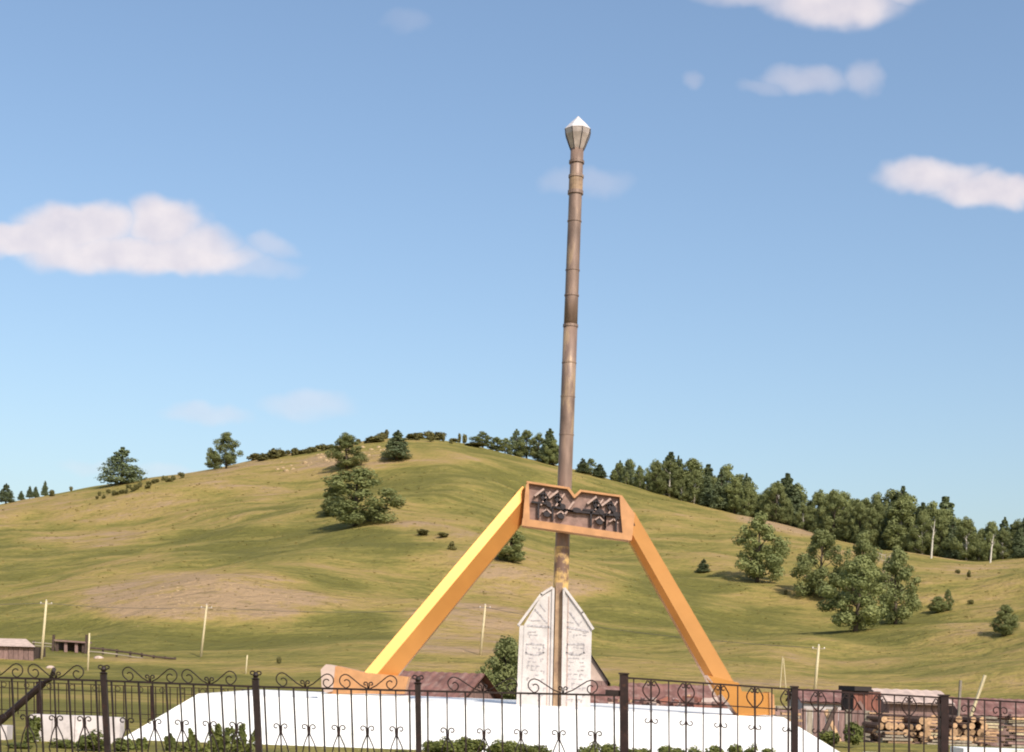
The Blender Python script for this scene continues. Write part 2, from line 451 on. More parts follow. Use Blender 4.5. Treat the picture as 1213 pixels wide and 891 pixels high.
def build_terrain():
    ys = [-60, -20, 5, 15, 25, 32, 40]
    y = 43.0
    while y < 130: ys.append(y); y += 2.6
    while y < 660: ys.append(y); y += 2.5
    while y < 1000: ys.append(y); y += 12
    while y < 14000: ys.append(y); y *= 1.3
    NU = 300; vs = []; bare = []
    for y in ys:
        wdt = 60 + .62 * max(y, 0)
        for i in range(NU + 1):
            u = i / NU * 2 - 1
            u = u * (.72 + .28 * abs(u) ** 3)
            if abs(u) == 1 or i in (0, NU): u *= 4
            x = u * wdt
            z = height(x, y)
            vs.append((x, y, z)); bare.append(bareness(x, y, z))
    fs = []
    for j in range(len(ys) - 1):
        for i in range(NU):
            k = j * (NU + 1) + i
            fs.append((k, k + 1, k + NU + 2, k + NU + 1))
    me = bpy.data.meshes.new('hillside'); me.from_pydata(vs, [], fs); me.update()
    at = me.attributes.new('bare', 'FLOAT', 'POINT'); at.data.foreach_set('value', bare)
    for p in me.polygons: p.use_smooth = True
    m = bpy.data.materials.new('steppe_grass'); m.use_nodes = True
    t = m.node_tree; b = t.nodes['Principled BSDF']; b.inputs['Roughness'].default_value = .95; b.inputs['Specular IOR Level'].default_value = .1
    co = N(t, 'ShaderNodeTexCoord'); an = N(t, 'ShaderNodeAttribute', attribute_name='bare')

    def nz(scale, detail, stretch):
        mp = N(t, 'ShaderNodeMapping'); mp.inputs['Scale'].default_value = stretch; t.links.new(co.outputs['Object'], mp.inputs[0])
        n = N(t, 'ShaderNodeTexNoise'); n.inputs['Scale'].default_value = scale; n.inputs['Detail'].default_value = detail
        n.inputs['Roughness'].default_value = .62
        t.links.new(mp.outputs[0], n.inputs['Vector']); return n.outputs['Fac']
    a1 = nz(.035, 8, (.6, 1, 1)); a2 = nz(.11, 7, (.40, 1, 1)); a3 = nz(.9, 7, (.6, 1, 1))
    s = math_node(t, 'MULTIPLY', math_node(t, 'SUBTRACT', a1, .5), 1.5)
    s = math_node(t, 'ADD', s, math_node(t, 'MULTIPLY', math_node(t, 'SUBTRACT', a2, .5), 1.9))
    s = math_node(t, 'ADD', s, math_node(t, 'MULTIPLY', math_node(t, 'SUBTRACT', a3, .5), 1.0))
    s = math_node(t, 'ADD', s, an.outputs['Fac'], True)
    cr = N(t, 'ShaderNodeValToRGB'); t.links.new(s, cr.inputs[0])
    e = cr.color_ramp.elements
    e[0].position = 0; e[0].color = (.138, .126, .033, 1)
    e[1].position = 1; e[1].color = (.335, .228, .13, 1)
    for ps, c in ((.26, (.20, .172, .047, 1)), (.5, (.275, .21, .065, 1)), (.74, (.318, .224, .086, 1))):
        q = e.new(ps); q.color = c
    tf = N(t, 'ShaderNodeMapRange'); tf.inputs['From Min'].default_value = .57; tf.inputs['From Max'].default_value = .70; tf.inputs['To Max'].default_value = .6
    t.links.new(nz(.30, 6, (.35, 1, 1)), tf.inputs['Value'])
    td_ = N(t, 'ShaderNodeMix', data_type='RGBA'); td_.inputs['B'].default_value = (.135, .112, .028, 1)
    t.links.new(tf.outputs[0], td_.inputs['Factor']); t.links.new(cr.outputs[0], td_.inputs['A'])
    t.links.new(td_.outputs['Result'], b.inputs['Base Color'])
    bp = N(t, 'ShaderNodeBump'); bp.inputs['Strength'].default_value = 1.0; bp.inputs['Distance'].default_value = 1.3
    t.links.new(math_node(t, 'ADD', nz(.5, 6, (.6, 1, 1)), math_node(t, 'MULTIPLY', a2, 1.5)), bp.inputs['Height']); t.links.new(bp.outputs[0], b.inputs['Normal'])
    me.materials.append(m)
    return tag(obj('hillside', me), 'grassy steppe ground rising to a rounded hill', None, None, 'structure')


build_terrain()

# ------------------------------------------------------------------ platform
PT = 0.985
top = [(-7.1, 32.55, 1.035), (6.2, 32.55, .955), (6.4, 41.5, .955), (-7.3, 41.5, 1.035)]
bot = [(-8.85, 31.1, -.25), (8.1, 31.1, -.25), (8.2, 42.8, -.25), (-9.1, 42.8, -.25)]
mb = MB()
mb.add(top + bot, [(0, 1, 2, 3), (7, 6, 5, 4), (0, 4, 5, 1), (1, 5, 6, 2), (2, 6, 7, 3), (3, 7, 4, 0)])
plat = mb.build('monument_platform', M['white'])
tag(plat, 'broad white painted platform with sloping sides carrying the monument', 'platform')
pd0, pd1 = P(378, 820.5, 32.85), P(482, 820.5, 32.85)
MB().box(((pd0.x + pd1.x) / 2, 33.15, (pd0.z + .9) / 2 - .02), (pd1.x - pd0.x, .95, pd0.z - .9)).build('foot_pad', M['white'], plat)
mb = MB().box((8.75, 31.5, .08), (1.7, 1.2, .36))
tag(mb.build('low_block', M['white']), 'low white slab at the right foot of the platform', 'slab')
p = P(1200, 889, 29); mb = MB().box((p.x, 29.6, p.z - .25), (1.9, .9, .5))
tag(mb.build('low_block', M['white']), 'low white slab at the far right behind the fence', 'slab')

# ------------------------------------------------------------------ monument arch
YF, YP = 32.95, 34.92      # feet nearer than the plaque


def prism_px(mb, pts, Y, th):
    mb.prism([P(x, y, Y) for x, y in pts], (0, th, 0)); return mb


base = P(655, 838, 35.4); base.z = PT
arch = thing('monument_arch', (0.8, 34.2, PT), 'orange gold two-legged arch carrying a dark openwork plaque', 'monument')


def leg(e0, e1, side, w0, w1, ridge, y3, name='leg'):
    """tapering folded-sheet leg: e0-e1 is its upper edge, side the pixel direction across it, w the widths"""
    (bx_, by_), (tx_, ty_) = e0, e1
    yb, yt = YF + .12, YP + .36
    def ring(t):
        w = w0 + (w1 - w0) * t; k = w / w0; Y = yb + (yt - yb) * t
        u = P(bx_, by_, yb).lerp(P(tx_, ty_, yt), t)
        d = P(bx_ + side[0] * w0, by_ + side[1] * w0, yb) - P(bx_, by_, yb)
        V = lambda q, y: u + d * (q * k) + Vector((0, y * k, 0))
        return [V(0, y3[0]), V(ridge, y3[1]), V(1, y3[2]), V(1, y3[2] + .45), V(0, y3[0] + .45)]
    m_ = MB(); steps = 1; rings = [ring(i / steps) for i in range(steps + 1)]
    vs = [p_ for r_ in rings for p_ in r_]; fs = []
    for i in range(steps):
        for j in range(5):
            fs.append((i * 5 + j, i * 5 + (j + 1) % 5, (i + 1) * 5 + (j + 1) % 5, (i + 1) * 5 + j))
    fs.append((0, 1, 2, 3, 4)); fs.append(tuple(steps * 5 + j for j in range(5)))
    m_.add(vs, fs)
    lg = m_.build(name, M['gold'], arch)
    for t_ in (.18, .42, .66, .86):       # welded joints between the sheets
        q = []
        for dt in (-.002, .002):
            r_ = ring(t_ + dt); c_ = sum(r_, Vector()) / 5
            q += [p_ + (p_ - c_).normalized() * .005 for p_ in r_]
        w_ = MB(); w_.add(q, [(j, (j + 1) % 5, (j + 1) % 5 + 5, j + 5) for j in range(5)] + [(0, 1, 2, 3, 4), (5, 6, 7, 8, 9)])
        w_.build('weld_seam', M['gold'], lg)
    return lg


leg((433, 796), (619, 577), (.762, .647), 32, 28, .40, (-.19, -.16, .14))
leg((872, 811), (752, 606), (-.862, .506), 27, 24, .74, (.12, -.18, -.04))
# feet: sloping-ended boxes lying on the platform
f1 = MB(); prism_px(f1, [(384, 790), (400, 789), (434, 797), (484, 802), (479, 822), (388, 822)], YF - .18, .75); f1 = f1.build('foot', M['gold_frame'], arch)
e1 = MB(); prism_px(e1, [(380, 793), (386, 787), (397, 789), (394, 819), (386, 821), (381, 817)], YF - .24, .84); e1.build('end_plate', M['roof_pink'], f1)
f2 = MB(); prism_px(f2, [(838, 800), (875, 809), (879, 819), (912, 821), (916, 828), (914, 847), (875, 848), (857, 825)], YF - .18, .75); f2 = f2.build('foot', M['gold'], arch)
e2 = MB(); prism_px(e2, [(911, 820), (917, 823), (918, 846), (912, 848)], YF - .22, .8); e2.build('end_plate', M['gold_frame'], f2)

# plaque
pl = MB(); prism_px(pl, [(625, 571), (672, 578), (680.4, 588.5), (688.5, 581.5), (734, 588), (744, 606), (744, 637), (622, 620)], YP + .06, .28)
pl = pl.build('plaque', M['plaque'], arch)


def strip_px(pts, w, Y, th, m_, name, par):
    """band of pixel width w along a pixel polyline, mitred"""
    for (x0, y0), (x1, y1) in zip(pts, pts[1:]):
        dx, dy = x1 - x0, y1 - y0; L = math.hypot(dx, dy); nx, ny = -dy / L * w / 2, dx / L * w / 2
        ex, ey = dx / L * w * .25, dy / L * w * .25
        prism_px(m_, [(x0 - ex + nx, y0 - ey + ny), (x1 + ex + nx, y1 + ey + ny), (x1 + ex - nx, y1 + ey - ny), (x0 - ex - nx, y0 - ey - ny)], Y, th)
    return m_


fr = MB()
strip_px([(624.5, 571), (673, 578.3)], 2.4, YP - .06, .46, fr, '', None); fr.build('frame_top', M['gold_frame'], pl)
fr = strip_px([(673.2, 578.2), (680.6, 588.5)], 3.0, YP - .063, .45, MB(), '', None); fr.build('frame_notch', M['gold_frame'], pl)
fr = strip_px([(680.4, 588.5), (688, 581.2)], 3.0, YP - .066, .45, MB(), '', None); fr.build('frame_notch', M['gold_frame'], pl)
fr = strip_px([(688, 581.2), (735, 587.8)], 2.4, YP - .06, .46, MB(), '', None); fr.build('frame_top', M['gold_frame'], pl)
fr = MB(); prism_px(fr, [(734, 586.5), (737, 587), (752, 609), (748.5, 640), (738, 637.5), (735, 605)], YP - .064, .47); fr.build('frame_side', M['gold_frame'], pl)
fr = MB(); prism_px(fr, [(623, 574), (626.4, 571.5), (627.5, 616), (619, 621), (620.5, 600)], YP - .064, .47); fr.build('frame_side', M['gold_frame'], pl)
fr = MB(); prism_px(fr, [(619, 614), (741, 632), (748, 640.5), (618, 622.5)], YP - .07, .48); fr.build('frame_bottom', M['gold_frame'], pl)


def loc(u, v):
    """plaque coordinates (u along the tilted length 0..110, v down 0..46) to photograph pixels"""
    return 627 + u * .99, 574 + u * .146 + v


def orn(pts, w, m_='ornament_dark', th=.09, name='ornament', close=False):
    q = [loc(*p_) for p_ in pts]
    b = strip_px(q + ([q[0]] if close else []), w, YP - .045, th, MB(), '', None)
    return b.build(name, M[m_], pl)


def disc(u, v, r, m_='ornament_dark', name='boss', rr=1.0):
    pts = [loc(u + r * math.cos(t * math.pi / 6), v + rr * r * math.sin(t * math.pi / 6)) for t in range(12)]
    b = MB(); prism_px(b, pts, YP - .055, .12); return b.build(name, M[m_], pl)


for ox in (0, 63):
    orn([(3 + ox * .98, 20), (20 + ox, 19.5)], 2.2)
    for k, dx in enumerate((0, 17)):
        x0 = 11 + ox + dx
        orn([(x0, 22), (x0, 38)], 2.0)                                  # upright
        orn([(x0 + 3, 9), (x0 + 16, 25)], 2.2)
        orn([(x0 - 4, 12), (x0 + 6, 3)], 2.4, 'ornament_light')
        orn([(x0 + 3, 22), (x0 + 14, 5)], 1.8, 'ornament_light')
        orn([(x0 + 3, 12), (x0 + 7, 6), (x0 + 11, 12), (x0 + 7, 17)], 1.8, close=True)
        if not (ox and k): disc(x0 + 10, 32, 4.2, rr=.75)
        disc(x0 + 12.5, 20, 3.2)
        orn([(x0 + 5, 30), (x0 + 10, 26), (x0 + 15, 30)], 1.5, 'ornament_light')
orn([(46, 24), (108, 21)], 2.4); orn([(28, 22), (52, 24)], 2.2); disc(57, 22, 5.5, rr=.55); disc(101, 14, 3.4)
orn([(53, 13), (40, 33)], 2.2, 'ornament_light'); orn([(91, 24), (91, 39)], 1.8); orn([(104, 24), (104, 40)], 1.8)
orn([(108, 19), (122, 21), (126, 30)], 1.3)

# ------------------------------------------------------------------ spear pole
YB = 35.5
pb = P(659, 838, YB); pb.z = PT
pole = thing('spear_pole', pb, 'tall weathered bronze pole with faceted silver finial rising behind the plaque', 'pole')


def zat(py, px=675): return P(px, py, YB).z


ax = P(685, 140, YB).x
x_at = lambda z: pb.x + (ax - pb.x) * (z - PT) / (zat(140, 685) - PT)
prof = [(838, .178), (700, .178), (560, .178), (400, .176), (300, .172), (231, .168)]
segs = [(838, 640), (640, 387), (385, 231)]


def rad_at(py):
    t = sorted((a, r) for a, r in prof); return interp(t, py)


def shaft(py0, py1, name, m_, extra=0, n=18, steps=6):
    pts = []; rr = []
    for i in range(steps + 1):
        y = py0 + (py1 - py0) * i / steps; z = zat(y, 672); pts.append((x_at(z), YB, z)); rr.append(rad_at(y) + extra)
    return MB().tube(pts, rr, n).build(name, M[m_], pole, smooth=False)


for f_ in (shaft(840, 386, 'lower_shaft', 'pole'), shaft(386, 176, 'upper_shaft', 'pole', -.006)):
    for p_ in f_.data.polygons: p_.use_smooth = len(p_.vertices) == 4
for yy, ex, ht in ((262, .008, 1.6), (350, .009, 1.8), (430, .007, 1.6), (515, .009, 1.8), (192, .022, 3.0), (209, .022, 3.0), (228, .026, 4), (386, .014, 3.0), (320, .006, 1.5), (470, .008, 1.6)):
    shaft(yy + ht / 2, yy - ht / 2, 'ring', 'pole', ex, steps=1)
shaft(227, 211, 'ochre_band', 'core', .006, steps=1)
shaft(704, 648, 'gold_collar', 'pole_gold', .010, steps=2)
zc = zat(155, 685); xc = x_at(zc)
MB().lathe([(.155, -.50), (.20, -.40), (.31, -.12), (.335, 0.0)], (xc, YB, zc), 8, .32).build('finial_cup', M['cup'], pole)
for j in range(8):
    a_ = 2 * math.pi * j / 8 + .32; MB().tube([(xc + r * math.cos(a_) * 1.01, YB + r * math.sin(a_) * 1.01, zc + z) for r, z in ((.155, -.50), (.20, -.40), (.31, -.12), (.335, 0.0))], .011, 5).build('rib', M['ornament_dark'], pole)
MB().lathe([(.345, 0.0), (.22, .14), (.06, .30), (.004, .36)], (xc, YB, zc + .003), 8, .32).build('finial_point', M['cap'], pole)

# ------------------------------------------------------------------ stele wings
YS = 35.0
stele = thing('white_stele', P(657, 838, YS), 'white pointed stele of two carved slabs flanking the pole foot', 'stele')


def slab(pts, m_='stele_white', name='slab', Y=YS, th=.62):
    b = MB(); prism_px(b, pts, Y, th); return b.build(name, M[m_], stele)


L = slab([(617, 838), (621, 740), (641, 706), (655, 698), (657, 698), (654, 838)])
Rr = slab([(665, 838), (667.5, 698), (673, 702), (690, 727), (701, 745), (699, 838)])
b = MB(); prism_px(b, [(611.5, 838), (615.5, 741), (621, 741), (617, 838)], YS + .02, .58); b.build('side_panel', M['stele_white'], L)
for pts, par in (([(614.5, 740), (641, 704), (654, 696)], L), ([(669, 697), (690, 725.5), (702.5, 745)], Rr)):
    strip_px(pts, 3.0, YS - .05, .72, MB(), '', None).build('coping', M['stele_white'], par)
for pts, par in (([(655.3, 697), (652.5, 837)], L), ([(668.2, 697), (666, 837)], Rr)):
    strip_px(pts, 2.6, YS - .04, .2, MB(), '', None).build('gilt_edge', M['stele_white'], par)
    strip_px([(x + (-5 if par is L else 5), y + 10) for x, y in pts], 1.0, YS - .012, .05, MB(), '', None).build('groove', M['ornament_light'], par)
b = MB(); prism_px(b, [(655, 838), (658.5, 690), (666.5, 690), (664.5, 838)], YS + .12, .2); b.build('core_strip', M['core'], stele)


def carve(pts, w, par, name='carving', m_='inscription'):
    strip_px(pts, w, YS - .012, .03, MB(), '', None).build(name, M[m_], par)


carve([(625, 741), (652, 743)], 2.2, L, 'cornice_line'); carve([(672, 743), (697.5, 748)], 2.2, Rr, 'cornice_line')
carve([(627, 734), (634, 722)], 1.2, L); carve([(634, 722), (648, 738)], 1.6, L); carve([(629, 735), (640, 735)], 1.0, L); carve([(640, 716), (646, 724)], 1.2, L)
carve([(674, 724), (686, 741)], 1.6, Rr); carve([(672, 737), (680, 737.5)], 1.1, Rr); carve([(686, 740), (690, 735)], 1.0, Rr)
rc = random.Random(3)
# worn relief panels: broken strokes that can no longer be read
for par, x0, x1, lean in ((L, 625, 648, -.035), (Rr, 673, 695, -.02)):
    b = MB()
    for y in (748, 751, 761, 766, 772, 779, 783, 788, 793, 798, 803, 809, 814, 822, 828):
        x = x0 + rc.uniform(0, 3)
        while x < x1 - 2:
            w = rc.uniform(1.2, 5.5)
            if rc.random() < .62:
                xx = x - (y - 745) * .03; yy = y + (x - x0) * .05 + rc.uniform(-.6, .6)
                prism_px(b, [(xx, yy), (min(xx + w, x1), yy + .1), (min(xx + w, x1), yy + rc.uniform(.8, 1.5)), (xx, yy + 1.0)], YS - .012, .03)
                if rc.random() < .35: prism_px(b, [(xx, yy), (xx + .9, yy), (xx + .9, yy + 3.6), (xx, yy + 3.6)], YS - .014, .03)
            x += w + rc.uniform(.8, 3)
    tag(b.build('worn_relief', M['inscription'], par), kind='stuff')
for par, cx in ((L, 635), (Rr, 683)):
    carve([(cx - 11, 763), (cx + 9, 763.6)], 1.4, par); carve([(cx - 12, 773), (cx - 6, 775.5), (cx + 4, 775.5), (cx + 9, 773)], 1.6, par)
    carve([(cx - 11, 763), (cx - 12, 775)], 1.1, par); carve([(cx + 9, 764), (cx + 8.5, 774)], 1.1, par)

# ------------------------------------------------------------------ wrought-iron fence
def arc_pts(cx, cz, r, a0, a1, n=10, sx=1.0):
    return [(cx + sx * r * math.cos(R(a0 + (a1 - a0) * i / n)), cz + r * math.sin(R(a0 + (a1 - a0) * i / n))) for i in range(n + 1)]


def spiral(cx, cz, r0, r1, a0, a1, n=12, sx=1.0):
    o = []
    for i in range(n + 1):
        t = i / n; r = r0 + (r1 - r0) * t; a = R(a0 + (a1 - a0) * t); o.append((cx + sx * r * math.cos(a), cz + r * math.sin(a)))
    return o


class Run:
    """a fence line through a list of (x, y, ztop) with a lean"""
    def __init__(self, nodes, root, leans): self.n = nodes; self.root = root; self.leans = leans

    def at(self, s, u, dz, dy=0.0):
        """section s, fraction u, height offset from the top rail"""
        (x0, y0, z0), (x1, y1, z1) = self.n[s], self.n[s + 1]
        ln = self.leans[s] + (self.leans[s + 1] - self.leans[s]) * u
        return Vector((x0 + (x1 - x0) * u + ln * dz, y0 + (y1 - y0) * u + dy, z0 + (z1 - z0) * u + dz))


px_post = [-62, 123, 303, 495, 739]
rail_y = [801.0, 806.5, 813.5, 818.5, 824.0]
nodes = [tuple(P(x, y, 22)) for x, y in zip(px_post, rail_y)]
leans = [-.075, -.09, -.085, -.05, -.04]
fence = thing('iron_fence', (nodes[2][0], 22, 0), 'black wrought-iron fence topped with scroll pairs across the left foreground', 'fence')
run = Run(nodes, fence, leans)
GZ = -.02


def curve(run, s, pts, r, name, par, m_='iron', dy=0.0, n=5):
    (x0, y0, z0), (x1, y1, z1) = run.n[s], run.n[s + 1]; Ls = math.hypot(x1 - x0, y1 - y0)
    return MB().tube([run.at(s, x / Ls, z, dy) for x, z in pts], r, n).build(name, M[m_], par, smooth=True)


def post(run, s, u, w, above, par, m_='iron', flat=False):
    a = run.at(s, u, above); bt = run.at(s, u, -(run.at(s, u, 0).z) + GZ)
    o = MB().bar(bt, a, w).build('post', M[m_], par)
    if not flat:
        c = run.at(s, u, above)
        MB().lathe([(.05, 0), (.065, .02), (.03, .04), (.05, .075), (.03, .11), (.004, .13)], c, 8).build('finial', M[m_], o)
        for sg in (-1, 1):
            MB().tube([c + Vector((sg * x, 0, z)) for x, z in spiral(.055, .10, .05, .012, 200, -120, 10)], .011, 5).build('finial_curl', M[m_], o)
    else:
        MB().box(run.at(s, u, above + .012), (w * 1.25, w * 1.25, .024)).build('post_cap', M[m_], o)
    return o


for s in range(4):
    (x0, y0, z0), (x1, y1, z1) = nodes[s], nodes[s + 1]; Ls = x1 - x0
    post(run, s, 0, .085 if s != 2 else .095, .10, fence)
    MB().bar(run.at(s, 0, 0), run.at(s, 1, 0), .03, .045).build('rail', M['iron'], fence)
    MB().bar(run.at(s, 0, -z0 + .2), run.at(s, 1, -z1 + .2), .03, .04).build('rail', M['iron'], fence)
    nb = 11
    for i in range(nb):
        u = (i + .55 + rt.uniform(-.03, .03)) / (nb + .1)
        MB().bar(run.at(s, u + rt.uniform(-.004, .004), -z0 + .08), run.at(s, u, -.01), .021 if i % 2 else .026).build('bar', M['iron'], fence)
        if i % 2 == 1:      # lower scroll pair with splayed stays
            x = u * Ls; zc_ = -.60
            for sg in (-1, 1):
                q = [(x + sg * .012, zc_ - .12), (x + sg * .018, zc_ - .03)] + [(x + sg * (.068 + a), zc_ + c) for a, c in spiral(0, 0, .05, .018, 175, -150, 12)]
                curve(run, s, q, .0105, 'scroll', fence)
                curve(run, s, [(x + sg * .012, zc_ - .1), (x + sg * .08, zc_ - .26), (x + sg * .125, zc_ - .45), (x + sg * .10, zc_ - .62)], .0105, 'stay', fence)
            MB().box(run.at(s, u, zc_ - .08), (.042, .042, .06)).build('collar', M['iron'], fence)
    # two scroll groups above the rail
    g = Ls * .345
    for cx in (Ls * .305, Ls * .695):
        if s == 3: cx += .03
        h = g * .5
        for sg in (-1, 1):
            q = [(cx + sg * .02, .012), (cx + sg * h * .28, .065), (cx + sg * h * .52, .15), (cx + sg * h * .68, .205)]
            q += [(cx + sg * (h * .80 + a), .125 + c) for a, c in spiral(0, 0, .098, .094, 95, -60, 9)]
            q += [(cx + sg * (h * .80 + a), .10 + c) for a, c in spiral(0, 0, .086, .03, -80, -320, 10)]
            curve(run, s, q, .0100, 'top_scroll', fence)
            q = [(cx + sg * .006, .015), (cx + sg * .014, .07)] + [(cx + sg * (.045 + a), .085 + c) for a, c in spiral(0, 0, .034, .012, 170, -140, 10)]
            curve(run, s, q, .0105, 'centre_curl', fence)
# latch plate beside the gate post
MB().box(run.at(3, .955, .045), (.28, .05, .07)).build('latch_plate', M['iron'], fence)

# right run with lyre scrolls
gx = [739, 941, 1118, 1300]; gy = [800.5, 814.5, 824.5, 835]; gY = [22.0, 22.6, 23.3, 24.2]
gn = [tuple(P(a, b_, c)) for a, b_, c in zip(gx, gy, gY)]
names = (('iron_gate', 'brown-black iron gate leaf with lyre scrolls before the right monument foot', 'gate'),
         ('iron_gate', 'brown-black iron gate leaf in front of the log pile', 'gate'),
         ('iron_gate', 'rightmost brown-black iron gate leaf cut by the frame edge', 'gate'))
for s in range(3):
    root = thing(names[s][0], ((gn[s][0] + gn[s + 1][0]) / 2, gY[s], 0), names[s][1], names[s][2])
    rg = Run(gn, root, [-.04, -.035, -.035, -.035])
    (x0, y0, z0), (x1, y1, z1) = gn[s], gn[s + 1]; Ls = math.hypot(x1 - x0, y1 - y0)
    post(rg, s, 0, .125 if s != 1 else .10, .0 if s else .02, root, 'iron_brown', flat=True)
    MB().bar(rg.at(s, .025, -.03), rg.at(s, .995, -.03), .028, .035).build('rail', M['iron_brown'], root)
    MB().bar(rg.at(s, .05, -.36), rg.at(s, .995, -.355), .018, .03).build('rail', M['iron_brown'], root)
    MB().bar(rg.at(s, .05, -z0 + .2), rg.at(s, .995, -z1 + .2), .028, .03).build('rail', M['iron_brown'], root)
    nb = 10
    for i in range(nb):
        u = .055 + .91 * (i + .0) / (nb - 1)
        MB().bar(rg.at(s, u + rt.uniform(-.004, .004), -z0 + .1), rg.at(s, u + rt.uniform(-.001, .001), -.035), .028 if i % 2 else .018).build('bar', M['iron_brown'], root)
        if i % 2 == 1 and i < nb - 0:
            x = u * Ls
            for sg in (-1, 1):
                if s < 2:
                    q = [(x + sg * .015, -.355)] + [(x + sg * (.02 + .115 * math.sin(R(k * 14))), -.355 + .25 * k / 10) for k in range(1, 11)] + \
                        [(x + sg * (.05 + a), -.10 + c) for a, c in spiral(0, 0, .045, .014, 70, 330, 10)]
                    curve(rg, s, q, .011, 'lyre_scroll', root, 'iron_brown')
                    q = [(x + sg * .012, -.64), (x + sg * .02, -.69)] + [(x + sg * (.07 + a), -.66 + c) for a, c in spiral(0, 0, .05, .02, 190, 460, 10)]
                    curve(rg, s, q, .010, 'lower_scroll', root, 'iron_brown')
                else:
                    curve(rg, s, [(x + sg * (.02 + a), -.2 + c) for a, c in spiral(.06, 0, .085, .02, 180, -160, 12)], .010, 'scroll', root, 'iron_brown')

# low back fence of the yard, seen on the left behind the front one
bx = [(-90, 803, 43), (45, 808.5, 43), (180, 813.5, 43), (300, 817, 43), (400, 820, 43)]
bn = [tuple(P(*q)) for q in bx]
bf = thing('iron_fence', (bn[1][0], 43, 0), 'low thin iron fence at the back of the yard, left of the platform', 'fence')
rb = Run(bn, bf, [-.05] * 5)
for s in range(4):
    (x0, y0, z0), (x1, y1, z1) = bn[s], bn[s + 1]; Ls = x1 - x0
    MB().bar(rb.at(s, 0, -z0 - .1), rb.at(s, 0, .03), .09).build('post', M['iron_brown'], bf)
    for dz in (0, -.2, -z0 + .15): MB().bar(rb.at(s, 0, dz), rb.at(s, 1, dz), .022, .03).build('rail', M['iron_brown'], bf)
    for i in range(14):
        u = (i + .5) / 14
        MB().bar(rb.at(s, u, -z0 + .03), rb.at(s, u, -.01), .026).build('bar', M['iron_brown'], bf)
    for i in range(5):
        x = (i + .5) / 5 * Ls
        curve(rb, s, [(x + a, -.1 + c) for a, c in spiral(0, 0, .075, .075, 0, 360, 12)], .011, 'ring', bf, 'iron_brown')

# black brace in the left corner
br = MB().tube([P(-60, 903, 23.2), P(2, 853, 23.2), P(52, 809, 23.2)], .058, 8)
br = br.build('diagonal_brace', M['iron']); tag(br, 'thick black steel pipe bracing the left end of the front fence', 'brace')
MB().tube([P(50, 809.5, 23.2), P(60, 805, 23.15), P(64, 793, 22.3)], .035, 6).build('hooked_end', M['iron'], br)


# ------------------------------------------------------------------ trees
def blob_leaves(mb, c, r, n, size, rnd, flat=.6):
    for _ in range(n):
        d = Vector((rnd.gauss(0, 1), rnd.gauss(0, 1), rnd.gauss(0, 1))).normalized()
        k = rnd.random() ** .35
        p_ = Vector(c) + Vector((d.x * r[0], d.y * r[1], d.z * r[2])) * k
        nrm = (d + Vector((rnd.uniform(-1, 1), rnd.uniform(-1, 1), rnd.uniform(-.4, 1))) * flat).normalized()
        t_ = nrm.orthogonal().normalized(); t_.rotate(Matrix.Rotation(rnd.uniform(0, 6.28), 3, nrm)); bt = nrm.cross(t_)
        s = size * rnd.uniform(.6, 1.35)
        o = len(mb.v)
        mb.v.extend([tuple(p_ - t_ * s * .5), tuple(p_ + bt * s * .38 + nrm * s * .1), tuple(p_ + t_ * s * .5), tuple(p_ - bt * s * .38 + nrm * s * .1)])
        mb.f.append((o, o + 1, o + 2, o + 3))


def birch_meshes(seed, slim=1.0, low=.12, n=8000, size=.031):
    """unit-height broadleaf: crown and trunk meshes"""
    rnd = random.Random(seed); cr = MB(); tk = MB()
    lean = rnd.uniform(-.04, .04)
    tk.tube([(0, 0, -.03), (lean * .3, 0, .2), (lean, .01, .5), (lean * .8, 0, .86)], [.026, .02, .014, .003], 7)
    blobs = []
    m_ = 44
    for i in range(m_):
        t = (i + rnd.random() * .8) / m_
        z = low + .05 + t * (.9 - low)
        env = (.27 * math.sin(math.pi * min(1, max(0.0, (t + .22) / 1.22)) ** .9) + .045) * slim
        a = rnd.uniform(0, 1.6) + i * 2.4; rr = env * rnd.uniform(.35, 1.12)
        c = (math.cos(a) * rr + lean * t, math.sin(a) * rr, z + rnd.uniform(-.03, .03))
        sz = rnd.uniform(.045, .11) * (1.2 - .4 * t)
        blobs.append((c, (sz * 1.1, sz * 1.1, sz * rnd.uniform(.8, 1.35))))
        if i % 2: tk.tube([(lean * z, 0, max(.1, z - .16)), (c[0] * .6, c[1] * .6, z - .06), c], [.008, .005, .002], 5)
    tw = sum(b[1][0] ** 2 for b in blobs)
    for c, r in blobs: blob_leaves(cr, c, r, int(n * r[0] ** 2 / tw), size, rnd)
    return cr.mesh('crown', M['leaf_birch'], fix=False), tk


def pine_meshes(seed, width=.2, low=.12, n=6000, size=.034, open_=0.0):
    rnd = random.Random(seed); cr = MB(); tk = MB()
    tk.tube([(0, 0, -.03), (0.005, 0, .4), (0, .004, .97)], [.022, .015, .003], 7)
    L_ = 13
    for i in range(L_):
        t = i / (L_ - 1); z = low + (.97 - low) * t
        rr = width * (1 - t) ** .7 * rnd.uniform(.75, 1.15) + .02
        k = max(3, int(6 * (1 - t) + 2))
        for j in range(k):
            if rnd.random() < open_: continue
            a = j * 6.28 / k + rnd.uniform(-.4, .4) + i
            e = (math.cos(a) * rr * .62, math.sin(a) * rr * .62, z - rr * .12)
            tk.tube([(0, 0, z), e], [.006, .002], 4, cap=False)
            blob_leaves(cr, e, (rr * .5, rr * .5, .035 + rr * .16), int(n / (L_ * 5)), size, rnd, .8)
    return cr.mesh('crown', M['leaf_pine'], fix=False), tk


